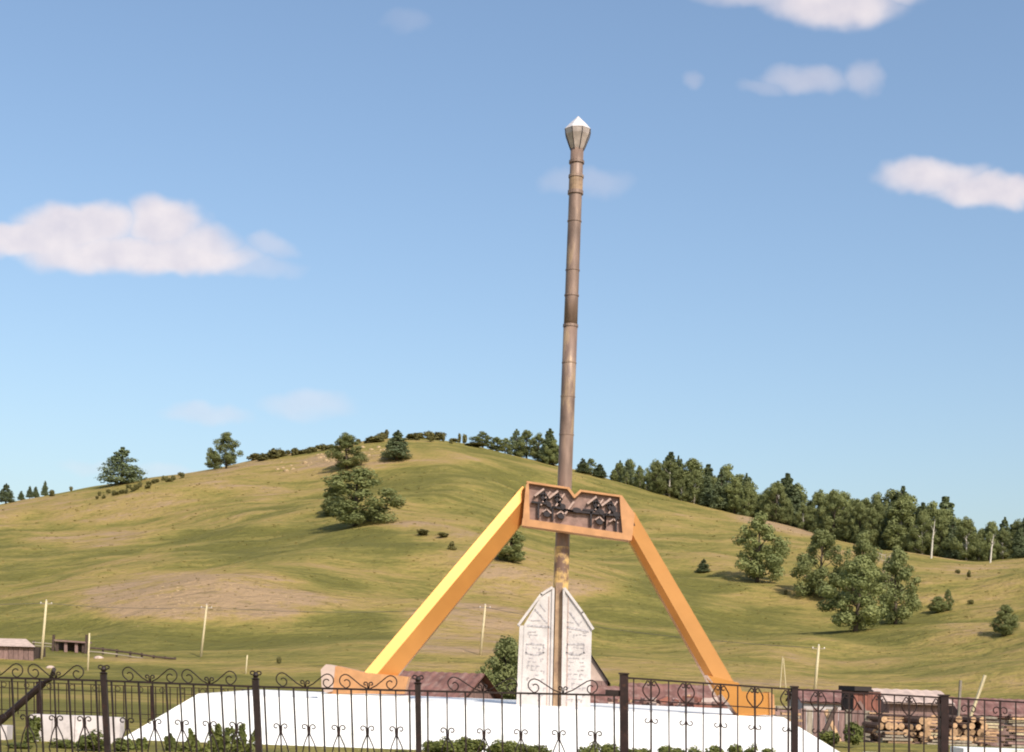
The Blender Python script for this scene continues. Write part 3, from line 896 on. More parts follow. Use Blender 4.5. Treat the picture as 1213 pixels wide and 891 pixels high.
def bush_mesh(seed, n=420, size=.17, m_='leaf_bush', spread=1.0):
    rnd = random.Random(seed); cr = MB()
    for i in range(6):
        a = rnd.uniform(0, 6.28); rr = rnd.uniform(0, .34) * spread
        blob_leaves(cr, (math.cos(a) * rr, math.sin(a) * rr, rnd.uniform(.3, .68)), (.24, .24, rnd.uniform(.2, .34)), n // 6, size, rnd)
    return cr.mesh('foliage', M[m_], fix=False)


BIRCH = []
for i, (sl_, lw) in enumerate(((1.0, .08), (.85, .04), (1.1, .06), (.7, .04), (1.05, .02))):
    c_, tk = birch_meshes(20 + i, sl_, lw); BIRCH.append((c_, tk.mesh('trunk', M['birch'], True, fix=False), tk.mesh('trunk', M['bark'], True, fix=False)))
PINE = []
for i, (w_, lw, op) in enumerate(((.17, .1, .1), (.22, .16, .15), (.14, .1, .1), (.34, .12, .3))):
    c_, tk = pine_meshes(40 + i, w_, lw, open_=op); tm = tk.mesh('trunk', M['bark'], True, fix=False); PINE.append((c_, tm, tm))
BUSH = [bush_mesh(60 + i) for i in range(5)]
MAXSINK = .02


NATW = {}


def natural_width(me):
    if me.name not in NATW:
        xs = sorted(abs(v.co.x) for v in me.vertices); NATW[me.name] = 2 * xs[int(len(xs) * .95)]
    return NATW[me.name]


def tree(kind, idx, px, py, hpx, wpx, label, group=None, name=None, white=False, pos=None, cat='tree'):
    pos = pos or hit(px, py); h = hpx / F * pos.y
    lib = BIRCH if kind == 'birch' else PINE
    cm, tw_, td = lib[idx % len(lib)]
    nat = natural_width(cm)
    w = wpx / F * pos.y
    root = local_thing(name or ('birch_tree' if kind == 'birch' else 'pine_tree'), pos, label, cat, group, rt.uniform(0, 6.28))
    sx = w / nat
    for nm, me in (('trunk', tw_ if white else td), ('crown', cm)):
        o = obj(nm, me); o.parent = root; o.scale = (sx, sx, h)
    return root


# slope trees that stand alone
tree('pine', 3, 144, 574, 44, 44, 'lone spreading pine standing on the left skyline')
tree('birch', 2, 268, 555, 42, 34, 'broad dark tree on the skyline between the two clouds on the left')
tree('birch', 1, 254, 556, 22, 20, 'small tree touching the left side of the broad skyline tree')
tree('pine', 1, 7, 597, 24, 17, 'dark pine on the skyline at the left edge of the picture')
for i, (x, h) in enumerate(((25, 8), (35, 12), (42, 10), (53, 15))):
    tree('pine', i % 3, x, 592 - i * 1.6, h + 3, 7, ('first', 'second', 'third', 'fourth')[i] + ' from the left of the tiny pines on the skyline at far left', 'tiny pines at far left')
tree('birch', 4, 421, 623, 70, 84, 'large rounded leafy tree halfway up the hill, left of the arch', white=False)
tree('birch', 3, 393, 612, 36, 30, 'smaller leafy tree at the left flank of the large hillside tree')
tree('birch', 1, 411, 556, 42, 38, 'dark tree on the upper slope above the large hillside tree')
tree('pine', 1, 470, 546, 36, 27, 'dark narrow tree just below the hilltop, left of the pole')
tree('birch', 3, 607, 666, 40, 38, 'leafy tree seen behind the top of the left monument leg')
tree('birch', 0, 897, 690, 80, 54, 'leafy tree standing alone on the slope right of the arch')
tree('birch', 4, 973, 708, 82, 54, 'left tree of the clump on the right slope')
tree('birch', 0, 1013, 749, 88, 66, 'front tree of the right clump with a short bare trunk and shadow')
tree('birch', 1, 1061, 739, 92, 48, 'right tree of the clump on the right slope')
tree('birch', 2, 1022, 716, 84, 46, 'rear tree in the middle of the clump on the right slope')
# leafless grey tree in the clump
pos = hit(1046, 728); dh = 76 / F * pos.y; rd = random.Random(5); mbk = MB()
mbk.tube([(0, 0, -.3), (.2, 0, dh * .4), (.1, 0, dh * .95)], [.22, .16, .03], 7)
dead = local_thing('bare_tree', pos, 'leafless pale grey tree inside the clump on the right slope', 'tree')
o = mbk.build('trunk', M['deadwood'], dead)
mbk = MB()
for i in range(34):
    z = dh * rd.uniform(.4, .92); a = rd.uniform(0, 6.28); l_ = rd.uniform(1.2, 3.2)
    e = (math.cos(a) * l_, math.sin(a) * l_, z + rd.uniform(.3, 1.6)); mbk.tube([(0.1, 0, z), ((e[0] * .5), e[1] * .5, z + .3), e], [.07, .05, .02], 4)
    mbk.tube([(e[0] * .6, e[1] * .6, z + .35), (e[0] * .9 + .3, e[1] * .8, z - .9)], [.04, .015], 4)
mbk.build('branches', M['deadwood'], dead)
tree('birch', 3, 606, 828, 116, 56, 'leafy tree beside the left edge of the white stele', pos=Vector((P(598, 800, 75).x, 75, ZV)))
tree('birch', 1, 572, 828, 80, 42, 'low leafy tree between the brown house and the stele', pos=Vector((P(576, 800, 72).x, 72, ZV)))
tree('birch', 3, 1189, 754, 38, 26, 'young tree alone low on the right slope', cat='sapling')
tree('birch', 3, 1110, 727, 20, 20, 'left one of two saplings on the right slope', cat='sapling')
tree('birch', 1, 1123, 724, 26, 11, 'right one of two saplings on the right slope', cat='sapling')
tree('pine', 0, 833, 679, 16, 13, 'small lone fir on the slope right of the arch')
# skyline trees around the pole
for i, (x, y, h, w, k) in enumerate(((572, 530, 19, 22, 'b'), (588, 533, 17, 20, 'b'), (598, 535, 18, 16, 'b'), (611, 540, 32, 20, 'p'), (624, 543, 34, 26, 'b'), (637, 546, 32, 22, 'b'),
                                    (650, 550, 42, 20, 'p'), (656, 552, 30, 22, 'b'), (690, 561, 18, 14, 'p'), (700, 563, 20, 16, 'b'), (710, 566, 16, 14, 'p'))):
    nth = ('eighth', 'seventh', 'sixth', 'fifth', 'fourth', 'third', 'second', 'nearest', 'nearest', 'second', 'third')[i]
    side = 'left' if x < 668 else 'right'
    tree('birch' if k == 'b' else 'pine', i, x, y, h, w, ('leafy tree' if k == 'b' else 'dark pine') + ' on the skyline, %s to the pole on its %s side' % (nth, side), 'skyline trees %s of the pole' % side)
# the wood along the right skyline
TOPS = [(722, 560), (735, 546), (760, 549), (780, 546), (800, 543), (815, 546), (840, 556), (870, 556), (900, 572), (930, 568), (950, 582), (975, 582), (1000, 582), (1040, 590), (1070, 588),
        (1100, 600), (1130, 606), (1160, 608), (1180, 622), (1200, 618), (1240, 612), (1300, 610)]
for row, (dy_, step) in enumerate(((0, 15), (14, 12.5), (32, 13))):
    x = 726 + row * 4
    while x < 1262:
        xx = x + rt.uniform(-3, 3)
        a, _ = ray(xx, interp(SKYLINE, xx)); a = ray(xx, interp(SKYLINE, xx))[0]
        y = crest_y(a) * 1.0 - 4 + dy_ + rt.uniform(-4, 5)
        pos = Vector((a * y, y, height(a * y, y) - .1))
        bpy_ = to_px(*pos)[1]
        h = bpy_ - interp(TOPS, xx); h *= rt.uniform(.66, 1.12) if row else rt.uniform(.5, 1.05)
        h = max(h, 14)
        pine = rt.random() < (.34 if xx < 900 else .22) or (row == 1 and rt.random() < .25)
        if pine:
            tree('pine', rt.randrange(3), xx, 0, h * 1.06, h * .42, 'dark pine in the dense wood along the right skyline', 'pines of the right-hand wood', pos=pos)
        else:
            tree('birch', rt.randrange(5), xx, 0, h, h * rt.uniform(.46, .7), 'leafy birch in the dense wood along the right skyline', 'birches of the right-hand wood', pos=pos, white=rt.random() < .5)
        x += step * rt.uniform(.8, 1.25)
for (x, y, h, lab) in ((1103, 662, 46, 'tall bare white trunk standing before the right-hand wood'), (1173, 667, 34, 'shorter bare white trunk at the gap in the right-hand wood')):
    pos = hit(x, y); hh = h / F * pos.y
    o = local_thing('bare_tree', pos, lab, 'tree')
    MB().tube([(0, 0, -.3), (.25, 0, hh * .5), (.75, 0, hh)], [.3, .22, .05], 6).build('trunk', M['birch'], o)
    MB().tube([(.3, 0, hh * .55), (1.2, 0, hh * .75)], [.09, .03], 5).tube([(.4, 0, hh * .7), (-.3, .2, hh * .85)], [.07, .03], 5).build('branch', M['birch'], o)

# bushes
rb_ = random.Random(21)


def bush(px, py, hpx, wpx, label, group, pos=None, me=None, name='bush'):
    pos = pos or hit(px, py); k = pos.y / F
    o = obj(name, me or rb_.choice(BUSH)); o.location = pos - Vector((0, 0, .15 * hpx * k)); o.rotation_euler = (0, 0, rb_.uniform(0, 6.28))
    o.scale = (wpx * k, wpx * k, hpx * k * 1.1)
    return tag(o, label, 'bush', group)


x = 302
while x < 400:
    bush(x, interp(SKYLINE, x) + rb_.uniform(0, 3), rb_.choice((5, 6, 7, 9, 13)) * rb_.uniform(.8, 1.2), rb_.choice((8, 12, 17, 24)) * rb_.uniform(.8, 1.2), 'low bush on the ridge between the two left skyline trees and hilltop', 'bushes along the left ridge'); x += rb_.uniform(2, 9)
x = 425
while x < 566:
    bush(x, interp(SKYLINE, x) + rb_.uniform(0, 4), rb_.choice((4, 6, 8, 13)) * rb_.uniform(.8, 1.2), rb_.choice((7, 11, 16, 24)) * rb_.uniform(.8, 1.2), 'small bush along the very top of the hill', 'bushes on the hilltop'); x += rb_.uniform(2.5, 10)
for i in range(22):
    t = i / 21; bush(114 + 102 * t + rb_.uniform(-2, 2), 591 - 26 * t + rb_.uniform(-3, 3), rb_.uniform(4, 8), rb_.uniform(5, 11), 'low brown bush in the slanting row under the lone pine', 'bush row on the left slope')
for (x, y, h, w, lab) in ((535, 652, 12, 13, 'small bush in the open left of the left monument leg'), (1147, 684, 10, 8, 'small bush near the top of the right slope'), (1135, 680, 6, 8, 'tiny bush at the top of the right slope'),
                          (1150, 717, 8, 9, 'small bush between the saplings and the young tree'), (1199, 744, 20, 14, 'bush right behind the young tree on the right slope'), (930, 706, 8, 6, 'small bush between the lone tree and the clump'),
                          (500, 634, 8, 22, 'low spreading bush in the grass right of the large hillside tree'), (525, 637, 6, 20, 'flat low bush near the left monument leg'), (330, 787, 10, 9, 'small bush on the meadow above the fence'),
                          (84, 582, 7, 6, 'lone tiny bush on the left skyline'), (62, 588, 9, 10, 'low bush at the end of the far left pine row')):
    bush(x, y, h, w, lab, None)
# rocks of the hilltop
for i in range(34):
    x = rb_.uniform(325, 505); y = interp(SKYLINE, x) + rb_.uniform(5, 20)
    pos = hit(x, y); k = pos.y / F; r_ = random.Random(i); b = MB()
    s = rb_.uniform(1.5, 4) * k
    pts = [Vector((r_.gauss(0, 1), r_.gauss(0, 1), abs(r_.gauss(0, .7)))).normalized() for _ in range(1)]
    b.lathe([(s * r_.uniform(.9, 1.1), -.6 * s), (s * r_.uniform(.8, 1.1), .12 * s), (s * r_.uniform(.5, .8), .45 * s), (s * .25, .6 * s)], (0, 0, 0), 7, r_.random() * 6)
    b.v = [(vx * r_.uniform(.8, 1.3), vy * r_.uniform(.8, 1.2), vz * r_.uniform(.8, 1.2)) for vx, vy, vz in b.v]
    o = b.build('rock', M['rock']); o.location = pos; tag(o, 'pale tan rock of the outcrop below the hilltop', 'rock', 'rocks of the hilltop outcrop')

for i in range(46):
    x = rb_.uniform(150, 345); y = 690 + 45 * rb_.random() + (12 if x < 180 else 0)
    if i < 30: x = rb_.gauss(212, 16); y = rb_.gauss(716, 9)
    pos = hit(x, y); k = pos.y / F; r_ = random.Random(100 + i); b = MB(); s = rb_.uniform(.7, 1.9) * k
    b.lathe([(s, -.4 * s), (s * .95, .1 * s), (s * .6, .35 * s), (s * .2, .42 * s)], (0, 0, 0), 7, r_.random() * 6)
    b.v = [(vx * 1.5 * r_.uniform(.8, 1.3), vy * r_.uniform(.8, 1.2), vz * r_.uniform(.8, 1.2)) for vx, vy, vz in b.v]
    o = b.build('rock', M['rock']); o.location = pos; tag(o, 'flat pale stone on the bare tan bulge of the left slope', 'rock', 'stones on the bare bulge')

# low hummocks and dry tufts over the whole slope, beyond counting
rg_ = random.Random(77); tb = MB()
for i in range(5200):
    x = rg_.uniform(-60, 1275); y = rg_.uniform(560, 800)
    if y < interp(SKYLINE, x) + 4: continue
    pos = hit(x, y)
    if pos.y < 135: continue
    w = rg_.uniform(.2, .7) * pos.y / 420; h = w * rg_.uniform(.2, .5)
    for q in range(5):
        a = rg_.uniform(0, 6.28); o_ = len(tb.v); c = pos + Vector((rg_.uniform(-w, w) * .8, rg_.uniform(-w, w) * .5, -.05))
        d = Vector((math.cos(a), math.sin(a), 0)) * w * .45
        tb.v.extend([tuple(c - d), tuple(c + d), tuple(c + d * .4 + Vector((d.y * .6, -d.x * .6, h))), tuple(c - d * .5 + Vector((d.y * .6, -d.x * .6, h * .8)))]); tb.f.append((o_, o_ + 1, o_ + 2, o_ + 3))
M['tuft'] = leaf_mat('dry_tufts', (.20, .165, .045), (.33, .26, .085), scale=.08)
tag(tb.build('grass_tufts', M['tuft'], fix=False), 'low grass tufts scattered over the hillside', None, None, 'stuff')

# ------------------------------------------------------------------ poles and wires
def power_pole(px0, py0, px1, py1, label, r=.13, arm=True, group=None):
    b0 = hit(px1, py1); k = b0.y
    t0 = P(px0, py0, k)
    o = thing('utility_pole', b0, label, 'pole', group)
    d = (t0 - b0).normalized()
    MB().tube([b0 - d * .5, t0], [r * 1.2, r * .85], 8).build('shaft', M['wood_pale'], o, smooth=True)
    if arm:
        c = t0 - d * .35
        MB().bar(c + Vector((-.75, 0, 0)), c + Vector((.75, 0, .03)), .1).build('crossarm', M['wood_grey'], o)
        for sx in (-.65, 0.0, .65):
            MB().lathe([(.04, 0), (.06, .05), (.03, .16)], c + Vector((sx, 0, .05 if sx else .36)), 6).build('insulator', M['cap'], o)
    return t0 - d * .25


tops = [power_pole(55, 712, 49, 783, 'pale wooden utility pole beside the plank barn at far left', .15),
        power_pole(245, 717, 238, 779, 'pale leaning utility pole on the meadow left of the arch', .14),
        power_pole(575, 717, 569, 777, 'pale utility pole seen between the left leg and the stele', .14)]
rp = hit(965, 822); tops.append(power_pole(970, 765, 965, 822, 'yellowish utility pole right of the right monument leg', .16))
power_pole(106, 750, 104, 795, 'short pale pole in front of the dark open shelter', .10, False)
power_pole(293, 776, 291, 800, 'short pale stake on the meadow above the fence post', .08, False)
wl = thing('overhead_wire', tops[1], 'thin overhead wire strung between the leaning utility poles', 'wire')
ext = [tops[0] + (tops[0] - tops[1]) * 1.2] + tops
for a_, b_ in zip(ext, ext[1:]):
    L_ = (b_ - a_).length
    MB().tube([a_.lerp(b_, i / 14) - Vector((0, 0, 4 * .018 * L_ * (i / 14) * (1 - i / 14))) for i in range(15)], .028, 4).build('span', M['wire'], wl)

# A-shaped stake pair beside the right leg
o = thing('stake_pair', hit(927, 816), 'two pale stakes leaning together right of the right monument leg', 'stakes')
yk = hit(927, 816).y
for q in (((924, 816), (927, 778)), ((931, 816), (928, 780))):
    MB().tube([P(*q[0], yk), P(*q[1], yk)], .07, 6).build('stake', M['wood_pale'], o)

# ------------------------------------------------------------------ farm on the left meadow
g = hit(20, 783)
barn = thing('plank_barn', g, 'long low plank barn with pale pinkish roof at the left edge', 'barn')
k = g.y
for i in range(14):
    x0 = -44 + i * 6.0
    bm_ = MB(); prism_px(bm_, [(x0, 764 + (x0) * .03), (x0 + 5.6, 764 + (x0) * .03), (x0 + 5.4, 784.5), (x0, 784.5)], k + rt.uniform(-.04, .04), .15); bm_.build('plank', M['wood_mauve'], barn)
b = MB(); prism_px(b, [(-46, 765), (38, 766), (38, 785), (-46, 784)], k + .25, 5.0); b.build('barn_wall', M['wood_dark'], barn)
b = MB(); b.add([P(-50, 764, k - .5), P(42, 766.5, k - .5), P(31, 757, k + 3), P(-50, 755, k + 3), P(42, 766.5, k + 6), P(-50, 764, k + 6)], [(0, 1, 2, 3), (3, 2, 4, 5), (1, 4, 2), (0, 3, 5)]); b.build('roof', M['roof_pink'], barn)

g = hit(83, 774); k = g.y
sh = thing('open_shelter', g, 'small dark open-fronted shelter with tall corner posts on the left meadow', 'shelter')
for x in (62.5, 101.5):
    b = MB(); b.bar(P(x, 775, k), P(x + 1.2, 752, k), .3).build('post', M['wood_dark'], sh)
b = MB(); prism_px(b, [(64, 757.5), (101, 760), (101, 762), (64, 759.5)], k - .3, 3.2); b.build('roof', M['wood_mauve'], sh)
b = MB(); prism_px(b, [(65, 760), (101, 762), (101, 774), (65, 773)], k + 2.4, .2); b.build('back_wall', M['wood_dark'], sh)
for x in (65.5, 76, 88.5, 97):
    b = MB(); prism_px(b, [(x, 760), (x + 3.6, 760.4), (x + 3.6, 773.5), (x, 773)], k + .1, .15); b.build('board', M['wood_mauve' if x in (76, 88.5) else 'wood_dark'], sh)
# pole corral
g = hit(155, 780); k = g.y
rf = thing('rail_fence', g, 'grey pole corral fence running right from the open shelter', 'fence')
pts = [(105, 768), (122, 769.5), (138, 771.5), (154, 774), (168, 776), (182, 778.5), (196, 780), (207, 781)]
for i, (x, y) in enumerate(pts):
    MB().bar(P(x, y + 6 + rt.uniform(0, 2), k), P(x + rt.uniform(-1, 1), y - 2.5, k), .22).build('post', M['wood_dark'], rf)
for off in (0, 4.2):
    for (x0, y0), (x1, y1) in zip(pts, pts[1:]):
        MB().tube([P(x0 - 1, y0 - .6 + off, k - .15), P(x1 + 1, y1 - .6 + off, k - .15)], .12 if off == 0 else .08, 5).build('rail', M['wood_dark' if off == 0 else 'wood_grey'], rf)
g = hit(55, 768); k = g.y
rf = thing('rail_fence', g, 'short pole fence between the plank barn and the open shelter', 'fence')
pts = [(40, 761), (52, 762), (63, 763)]
for x, y in pts: MB().bar(P(x, y + 7, k), P(x, y - 2, k), .2).build('post', M['wood_dark'], rf)
for off in (0, 3.5): MB().tube([P(38, 761 + off, k - .1), P(64, 763 + off, k - .1)], .09, 5).build('rail', M['wood_grey'], rf)
for i, (x, y, w) in enumerate(((117, 779, 12), (60, 790, 11))):
    g = hit(x, y + 2); k = g.y
    b = MB().lathe([(w / F * k * .5, -.2), (w / F * k * .5, .05), (w / F * k * .3, .22), (.1, .28)], g, 9)
    tag(b.build('hay_heap', M['roof_pink']), ('pale heap on the grass right below the open shelter', 'pale heap on the grass below the plank barn')[i], 'heap')


# ------------------------------------------------------------------ village behind the monument
def gable_house(name, label, cat, cx_px, w_m, d_m, wall_h, roof_h, Y, rz, wall_m, roof_m, gable_m=None, zg=ZV, over=.3, windows=(), chimney=None, corr=True, top=None):
    x = P(cx_px, 800, Y).x
    if top: wall_h = P(cx_px, top, Y).z - zg - roof_h
    h = local_thing(name, (x, Y, zg), label, cat, None, rz)
    w, d = w_m / 2, d_m / 2
    MB().box((0, 0, wall_h / 2 - .3), (w_m, d_m, wall_h + .6)).build('wall', M[wall_m], h)
    for sy in (-1, 1):
        b = MB().prism([(-w, sy * (d - .06), wall_h + .001), (w, sy * (d - .06), wall_h + .001), (0, sy * (d - .06), wall_h + roof_h)], (0, sy * .055, 0)); b.build('gable', M[gable_m or wall_m], h)
    sl = math.hypot(w, roof_h)
    for sx in (-1, 1):
        b = MB(); n = max(6, int(d_m / .35)) if corr else 1
        # corrugated sheet running down the slope
        vs = []; ov = 1 + over / w
        for i in range(n * 2 + 1):
            y = -d - over + (d_m + 2 * over) * i / (n * 2); dz = .035 if i % 2 else 0
            vs += [(0, y, wall_h + roof_h + .03 + dz), (sx * w * ov, y, wall_h + roof_h - roof_h * ov + .03 + dz)]
        b.add(vs, [(2 * i, 2 * i + 1, 2 * i + 3, 2 * i + 2) for i in range(n * 2)])
        b.add([(0, -d - over, wall_h + roof_h - .03), (sx * w * ov, -d - over, wall_h + roof_h - roof_h * ov - .03), (sx * w * ov, d + over, wall_h + roof_h - roof_h * ov - .03), (0, d + over, wall_h + roof_h - .03)], [(0, 1, 2, 3)])
        b.build('roof', M[roof_m], h)
    for (wx, wz, ww, wh, side) in windows:
        yy = -d - .02
        fr_ = MB().box((wx, yy, wz), (ww + .2, .06, wh + .2)).build('window', M['stele_white'], h)
        MB().box((wx, yy - .035, wz), (ww, .02, wh)).build('pane', M['glass'], fr_)
        MB().box((wx, yy - .05, wz), (.05, .02, wh)).build('mullion', M['stele_white'], fr_)
    if chimney:
        MB().box((chimney[0], chimney[1], wall_h + roof_h + .1), (.5, .5, .9)).build('chimney', M['roof_rust'], h)
    return h


gable_house('wooden_house', 'brown house with rusty gable roof behind the left monument leg', 'house', 510, 3.8, 5.0, 2.35, 1.3, 62, R(58), 'wood_dark', 'roof_rust', 'wood_mauve', top=797)
gable_house('steep_shed', 'steep-roofed shed with pale gable half hidden by the white stele', 'shed', 668, 3.4, 4.4, 2.55, 2.4, 60, 0, 'wood_mauve', 'roof_dark', 'roof_pink', over=.12, top=737)
gable_house('long_shed', 'long rusty-roofed shed behind the first gate leaf', 'shed', 805, 4.4, 4.9, 2.1, 1.1, 66, R(90), 'wood_mauve', 'roof_rust', top=812)
gable_house('low_shed', 'low shed with rust-red roof right of the stele', 'shed', 722, 3.0, 2.0, 2.3, .8, 57, R(90), 'wood_red', 'roof_rust', top=814)
h_ = local_thing('red_shed', (P(1022, 800, 62).x, 62, ZV), 'dark red shed with flat black roof left of the log pile', 'shed', None, R(8))
for i in range(6): MB().box((-.52 + i * .205, -.6 + .01 * (i % 2), 1.3), (.19, .08, 3.0)).build('board', M['wood_red'], h_)
MB().box((0, .15, 1.3), (1.2, 1.4, 3.1)).build('wall', M['wood_dark'], h_)
MB().box((-.3, .1, 2.95), (.75, 1.9, .2)).build('roof', M['roof_dark'], h_)
MB().bar((-.4, -.68, 2.4), (.45, -.68, 1.2), .14, .05).build('brace', M['wood_mauve'], h_)
gable_house('log_house', 'grey log house with wide pale roof behind the log pile', 'house', 1074, 4.0, 2.6, 2.05, .5, 68, R(90), 'wood_mauve', 'roof_pink', over=.35, top=818)
gable_house('grey_house', 'grey mauve house left of the dark red shed', 'house', 975, 3.4, 2.4, 1.9, .5, 66, R(90), 'slate', 'roof_rust', over=.15, top=818)
gable_house('brown_house', 'brown low house with rusty roof at the right frame edge', 'house', 1192, 3.6, 5.0, 2.0, .7, 70, R(90), 'wood_mauve', 'roof_rust', top=829)
for (a0, a1, tp, lab) in ((39, 146, 846, 'low stained white wall behind the fence at bottom left'), (-40, 13, 858, 'low white wall at the left frame edge below the black brace')):
    q0, q1 = P(a0, tp, 29.8), P(a1, tp, 29.8); o = thing('block_parapet', (q0.x, 29.8, 0), lab, 'wall')
    n = 4 if a1 > 20 else 2
    for i in range(n):
        xa = q0.x + (q1.x - q0.x) * i / n; xb = q0.x + (q1.x - q0.x) * (i + 1) / n - .015
        MB().box(((xa + xb) / 2, 29.8 + rt.uniform(-.01, .01), q0.z / 2 - .05), (xb - xa, .35, q0.z + .1 + rt.uniform(-.02, .02))).build('block', M['slate'], o)

# log piles
def log_pile(px0, px1, rows, Y, zg, label, name='log_pile'):
    x0, x1 = P(px0, 860, Y).x, P(px1, 860, Y).x
    o = local_thing(name, ((x0 + x1) / 2, Y, zg), label, 'log pile'); rr = .135; r_ = random.Random(int(px0))
    body = []
    for v in range(4):
        b = MB().tube([(0, 0, 0), (0, 2.2, 0)], [rr * (.9 + .06 * v), rr * (.95)], 9); me = b.mesh('log', M['log_bark']); body.append(me)
        me.materials.append(M['log_end'])
        for p_ in me.polygons:
            if len(p_.vertices) > 4: p_.material_index = 1
    n = int((x1 - x0) / (rr * 2))
    for j in range(rows):
        for i in range(n - (j % 2)):
            if r_.random() < (.5 if j == rows - 1 else .1): continue
            l_ = obj('log', r_.choice(body)); l_.parent = o
            l_.location = (-(x1 - x0) / 2 + rr + (i + .5 * (j % 2)) * rr * 2, r_.uniform(-.18, .18), rr + j * rr * 1.78 + r_.uniform(-.01, .02)); l_.rotation_euler = (0, r_.uniform(0, 6), r_.uniform(-.05, .05)); q_ = r_.uniform(.55, 1.15); l_.scale = (q_, 1, q_)
    return o


log_pile(1034, 1112, 5, 52, P(1070, 889, 52).z, 'stack of pale-ended logs behind the second gate leaf')
log_pile(1124, 1180, 5, 53, P(1150, 888, 53).z, 'smaller stack of logs right of the last gate post')
def plank_stack(px0, px1, top, Y, label, n=7, seed=1):
    r_ = random.Random(seed); x0, x1 = P(px0, top, Y).x, P(px1, top, Y).x; zt = P((px0 + px1) / 2, top, Y).z; n = max(n, round((zt - height((x0 + x1) / 2, Y) + .03) / .11))
    o = local_thing('plank_stack', ((x0 + x1) / 2, Y, zt - .11 * n), label, 'planks')
    for i in range(n):
        for d in range(2):
            L_ = (x1 - x0) * r_.uniform(.7, 1.05)
            MB().box((r_.uniform(-.2, .2), -.2 + d * .4 + r_.uniform(-.05, .05), .05 + i * .11), (L_, .3, .07), Matrix.Rotation(r_.uniform(-.04, .04), 3, 'Z') @ Matrix.Rotation(r_.uniform(-.012, .012), 3, 'Y')).build('plank', M[r_.choice(('log_end', 'wood_pale', 'wood_mauve', 'wood_grey'))], o)
    return o


plank_stack(1030, 1114, 845, 54, 'pale boards stacked above the log pile', 5, 1)
plank_stack(1120, 1186, 848, 55, 'pale boards stacked right of the last gate post', 6, 2)
plank_stack(1040, 1078, 866, 50.2, 'low board stack lying before the log pile', 3, 8)
plank_stack(1090, 1150, 872, 50.4, 'low board stack lying across the foot of the last gate post', 3, 9)
plank_stack(920, 946, 836, 50, 'short stack of boards just right of the right monument foot', 8, 3)
plank_stack(725, 790, 829, 50, 'stack of weathered boards behind the gate post', 7, 4)
plank_stack(1190, 1240, 846, 52, 'stack of boards at the right frame edge', 9, 5)
for i, (xa, ya, xb, yb, Y_) in enumerate(((748, 846, 790, 826, 49), (800, 848, 842, 829, 49), (830, 848, 815, 824, 49.5), (968, 870, 990, 838, 52), (1000, 872, 978, 842, 52.4))):
    o = thing('loose_timber', P(xa, ya, Y_), ('fallen beam nearest the gate post', 'fallen beam rising toward the right monument foot', 'short upright beam before the long shed', 'beam leaning right before the grey house', 'beam leaning left before the grey house')[i], 'beam')
    g_ = P(xa, ya, Y_); g_.z = height(g_.x, g_.y); MB().bar(g_, P(xb, yb, Y_ + .5), .14).build('timber', M['wood_dark' if i % 2 else 'log_end'], o)
# boards leaning on the right
o = thing('leaning_pole', P(1156, 830, 58), 'pale pole leaning over the log stack at right', 'pole')
MB().tube([P(1133, 896, 58), P(1167, 800, 58)], .07, 6).build('shaft', M['wood_pale'], o); MB().tube([P(1132, 900, 58), P(1138, 806, 58)], .06, 6).build('upright', M['wood_grey'], o)
# picket screen between houses
ps = thing('board_fence', P(900, 845, 56), 'weathered board fence behind the right monument foot', 'fence')
for i in range(26):
    x = 842 + i * 7.6; tp = 836 + (x - 842) * .03 + rt.uniform(-1.5, 1.5)
    b = MB(); prism_px(b, [(x, tp), (x + 6.6, tp + .2), (x + 6.4, tp + 66), (x, tp + 66)], 56 + rt.uniform(-.03, .03), .06); b.build('board', M['wood_mauve' if i % 3 else 'wood_grey'], ps)
ps = thing('rubble_heap', P(800, 848, 47), 'heap of broken red bricks and planks behind the gate', 'heap')
rr_ = random.Random(9)
for i in range(150):
    x = rr_.uniform(722, 862); y = rr_.uniform(829, 852); q = P(x, y, rr_.uniform(45.5, 48.5)); s = rr_.uniform(.14, .34)
    MB().box(q, (s * rr_.uniform(.8, 1.8), s, s * .6), Matrix.Rotation(rr_.uniform(0, 3), 3, 'Z') @ Matrix.Rotation(rr_.uniform(-.5, .5), 3, 'X')).build('brick', M[rr_.choice(('roof_rust', 'roof_pink', 'wood_red', 'wood_mauve'))], ps)
hb = MB(); hb.lathe([(2.6, -.6), (2.2, .4), (1.2, .8), (.3, .9)], (P(792, 850, 47).x, 47.2, -.9), 14); hb.v = [(P(792, 850, 47).x + (x - P(792, 850, 47).x) * .9, 47.2 + (y - 47.2) * .35, z) for x, y, z in hb.v]
hb.build('core', M['roof_rust'], ps)

# ------------------------------------------------------------------ plants at the foot of the fence and platform
HB = [bush_mesh(90 + i, 900, .11, 'leaf_hedge') for i in range(4)]


def near_bush(px, top_y, wpx, Y, label, group=None):
    tz = P(px, top_y, Y).z; x = P(px, top_y, Y).x
    o = obj('bush', rb_.choice(HB)); o.location = (x, Y, -.08); w = wpx / F * Y
    o.scale = (w, w * .9, (tz + .08) / .95); o.rotation_euler = (0, 0, rb_.uniform(0, 6.28)); return tag(o, label, 'bush', group)


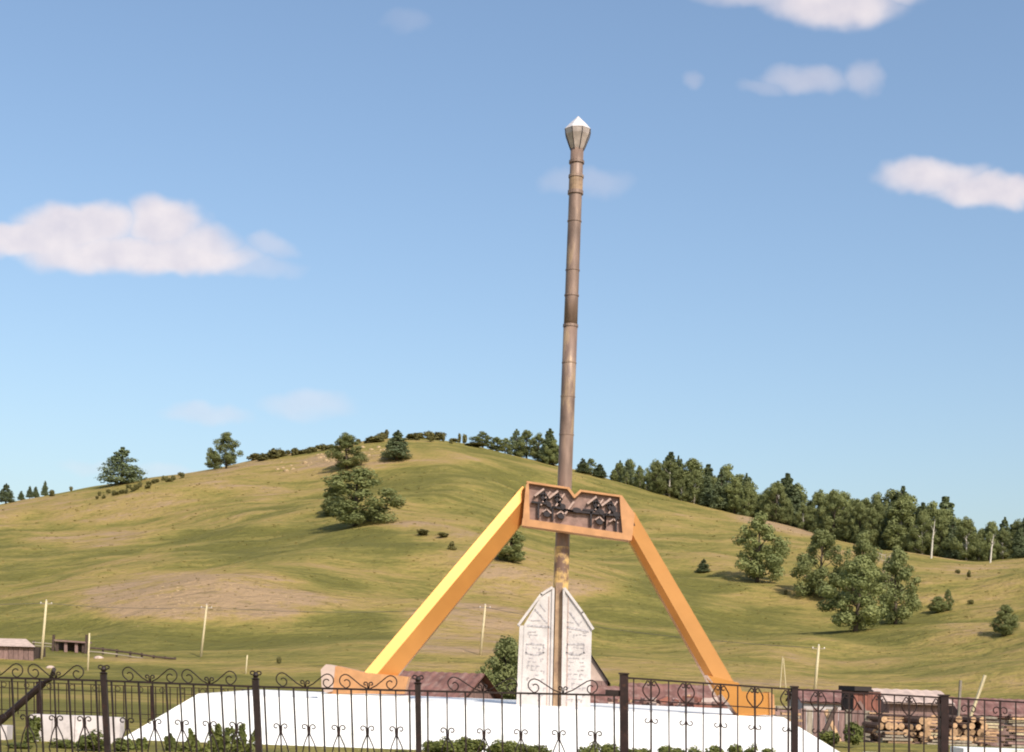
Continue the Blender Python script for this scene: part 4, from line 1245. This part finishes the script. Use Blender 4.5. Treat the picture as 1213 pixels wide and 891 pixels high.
for x in range(505, 640, 16): near_bush(x + rb_.uniform(-4, 4), 871 + abs(x - 560) * .08 + rb_.uniform(-3, 3), 38, 30 + rb_.uniform(-.3, .3), 'low green bush in the hedge before the platform centre', 'hedge bushes at the platform centre')
for x in range(700, 930, 21): near_bush(x + rb_.uniform(-5, 5), 880 + rb_.uniform(-4, 3), 36, 30 + rb_.uniform(-.3, .3), 'low weed clump before the right half of the platform', 'weed clumps before the right half of the platform')
for x in range(330, 495, 24): near_bush(x, 888 + rb_.uniform(-1, 2), 34, 30.3, 'very low weed clump before the left half of the platform', 'weed clumps before the left half of the platform')
near_bush(105, 864, 52, 27, 'green bush left of the platform behind the second fence post')
near_bush(75, 873, 40, 27.5, 'low bush before the pale shed at bottom left')
near_bush(20, 878, 50, 27, 'weedy bush in the bottom left corner'); near_bush(140, 872, 40, 27.3, 'bush at the bottom left corner of the platform')
near_bush(1008, 851, 46, 40, 'green bush behind the right end of the platform'); near_bush(985, 862, 40, 41, 'dark bush touching the right slope of the platform')
near_bush(1085, 886, 46, 30, 'weed clump below the log pile')


def weed(px, top_y, Y, label, seed, n_st=5, wid=.35):
    r_ = random.Random(seed); tz = P(px, top_y, Y).z
    o = local_thing('tall_weed', (P(px, top_y, Y).x, Y, -.02), label, 'plant')
    st = MB(); lf = MB()
    for i in range(n_st):
        dx, dy = r_.uniform(-wid, wid), r_.uniform(-.2, .2); h = tz * r_.uniform(.7, 1.0)
        st.tube([(dx * .4, dy, 0), (dx, dy, h)], [.012, .005], 4)
        for k in range(26):
            z = h * (k + 3) / 28; rr2 = .13 * (1.15 - z / h)
            blob_leaves(lf, (dx * (.4 + .6 * z / h), dy, z), (rr2, rr2, .04), 5, .085, r_)
    st.build('stem', M['leaf_bush'], o, fix=False); lf.build('leaves', M['leaf_hedge'], o, fix=False)


weed(215, 869, 28, 'leafy weed at the left before the white platform slope', 1, 5)
weed(240, 862, 28, 'mid-height leafy weed before the left part of the platform', 2, 6)
weed(268, 852, 28, 'tallest leafy weed before the left part of the platform', 3, 6)
weed(288, 855, 28.2, 'leafy weed next to the third fence post', 4, 4)
weed(165, 873, 28, 'short leafy weed at the left corner of the platform', 5, 4)
weed(37, 845, 29, 'dark tall weed stalks in front of the pale shed at bottom left', 6, 5, .2)

for o in list(bpy.data.objects):
    if '_abs' in o: del o['_abs']
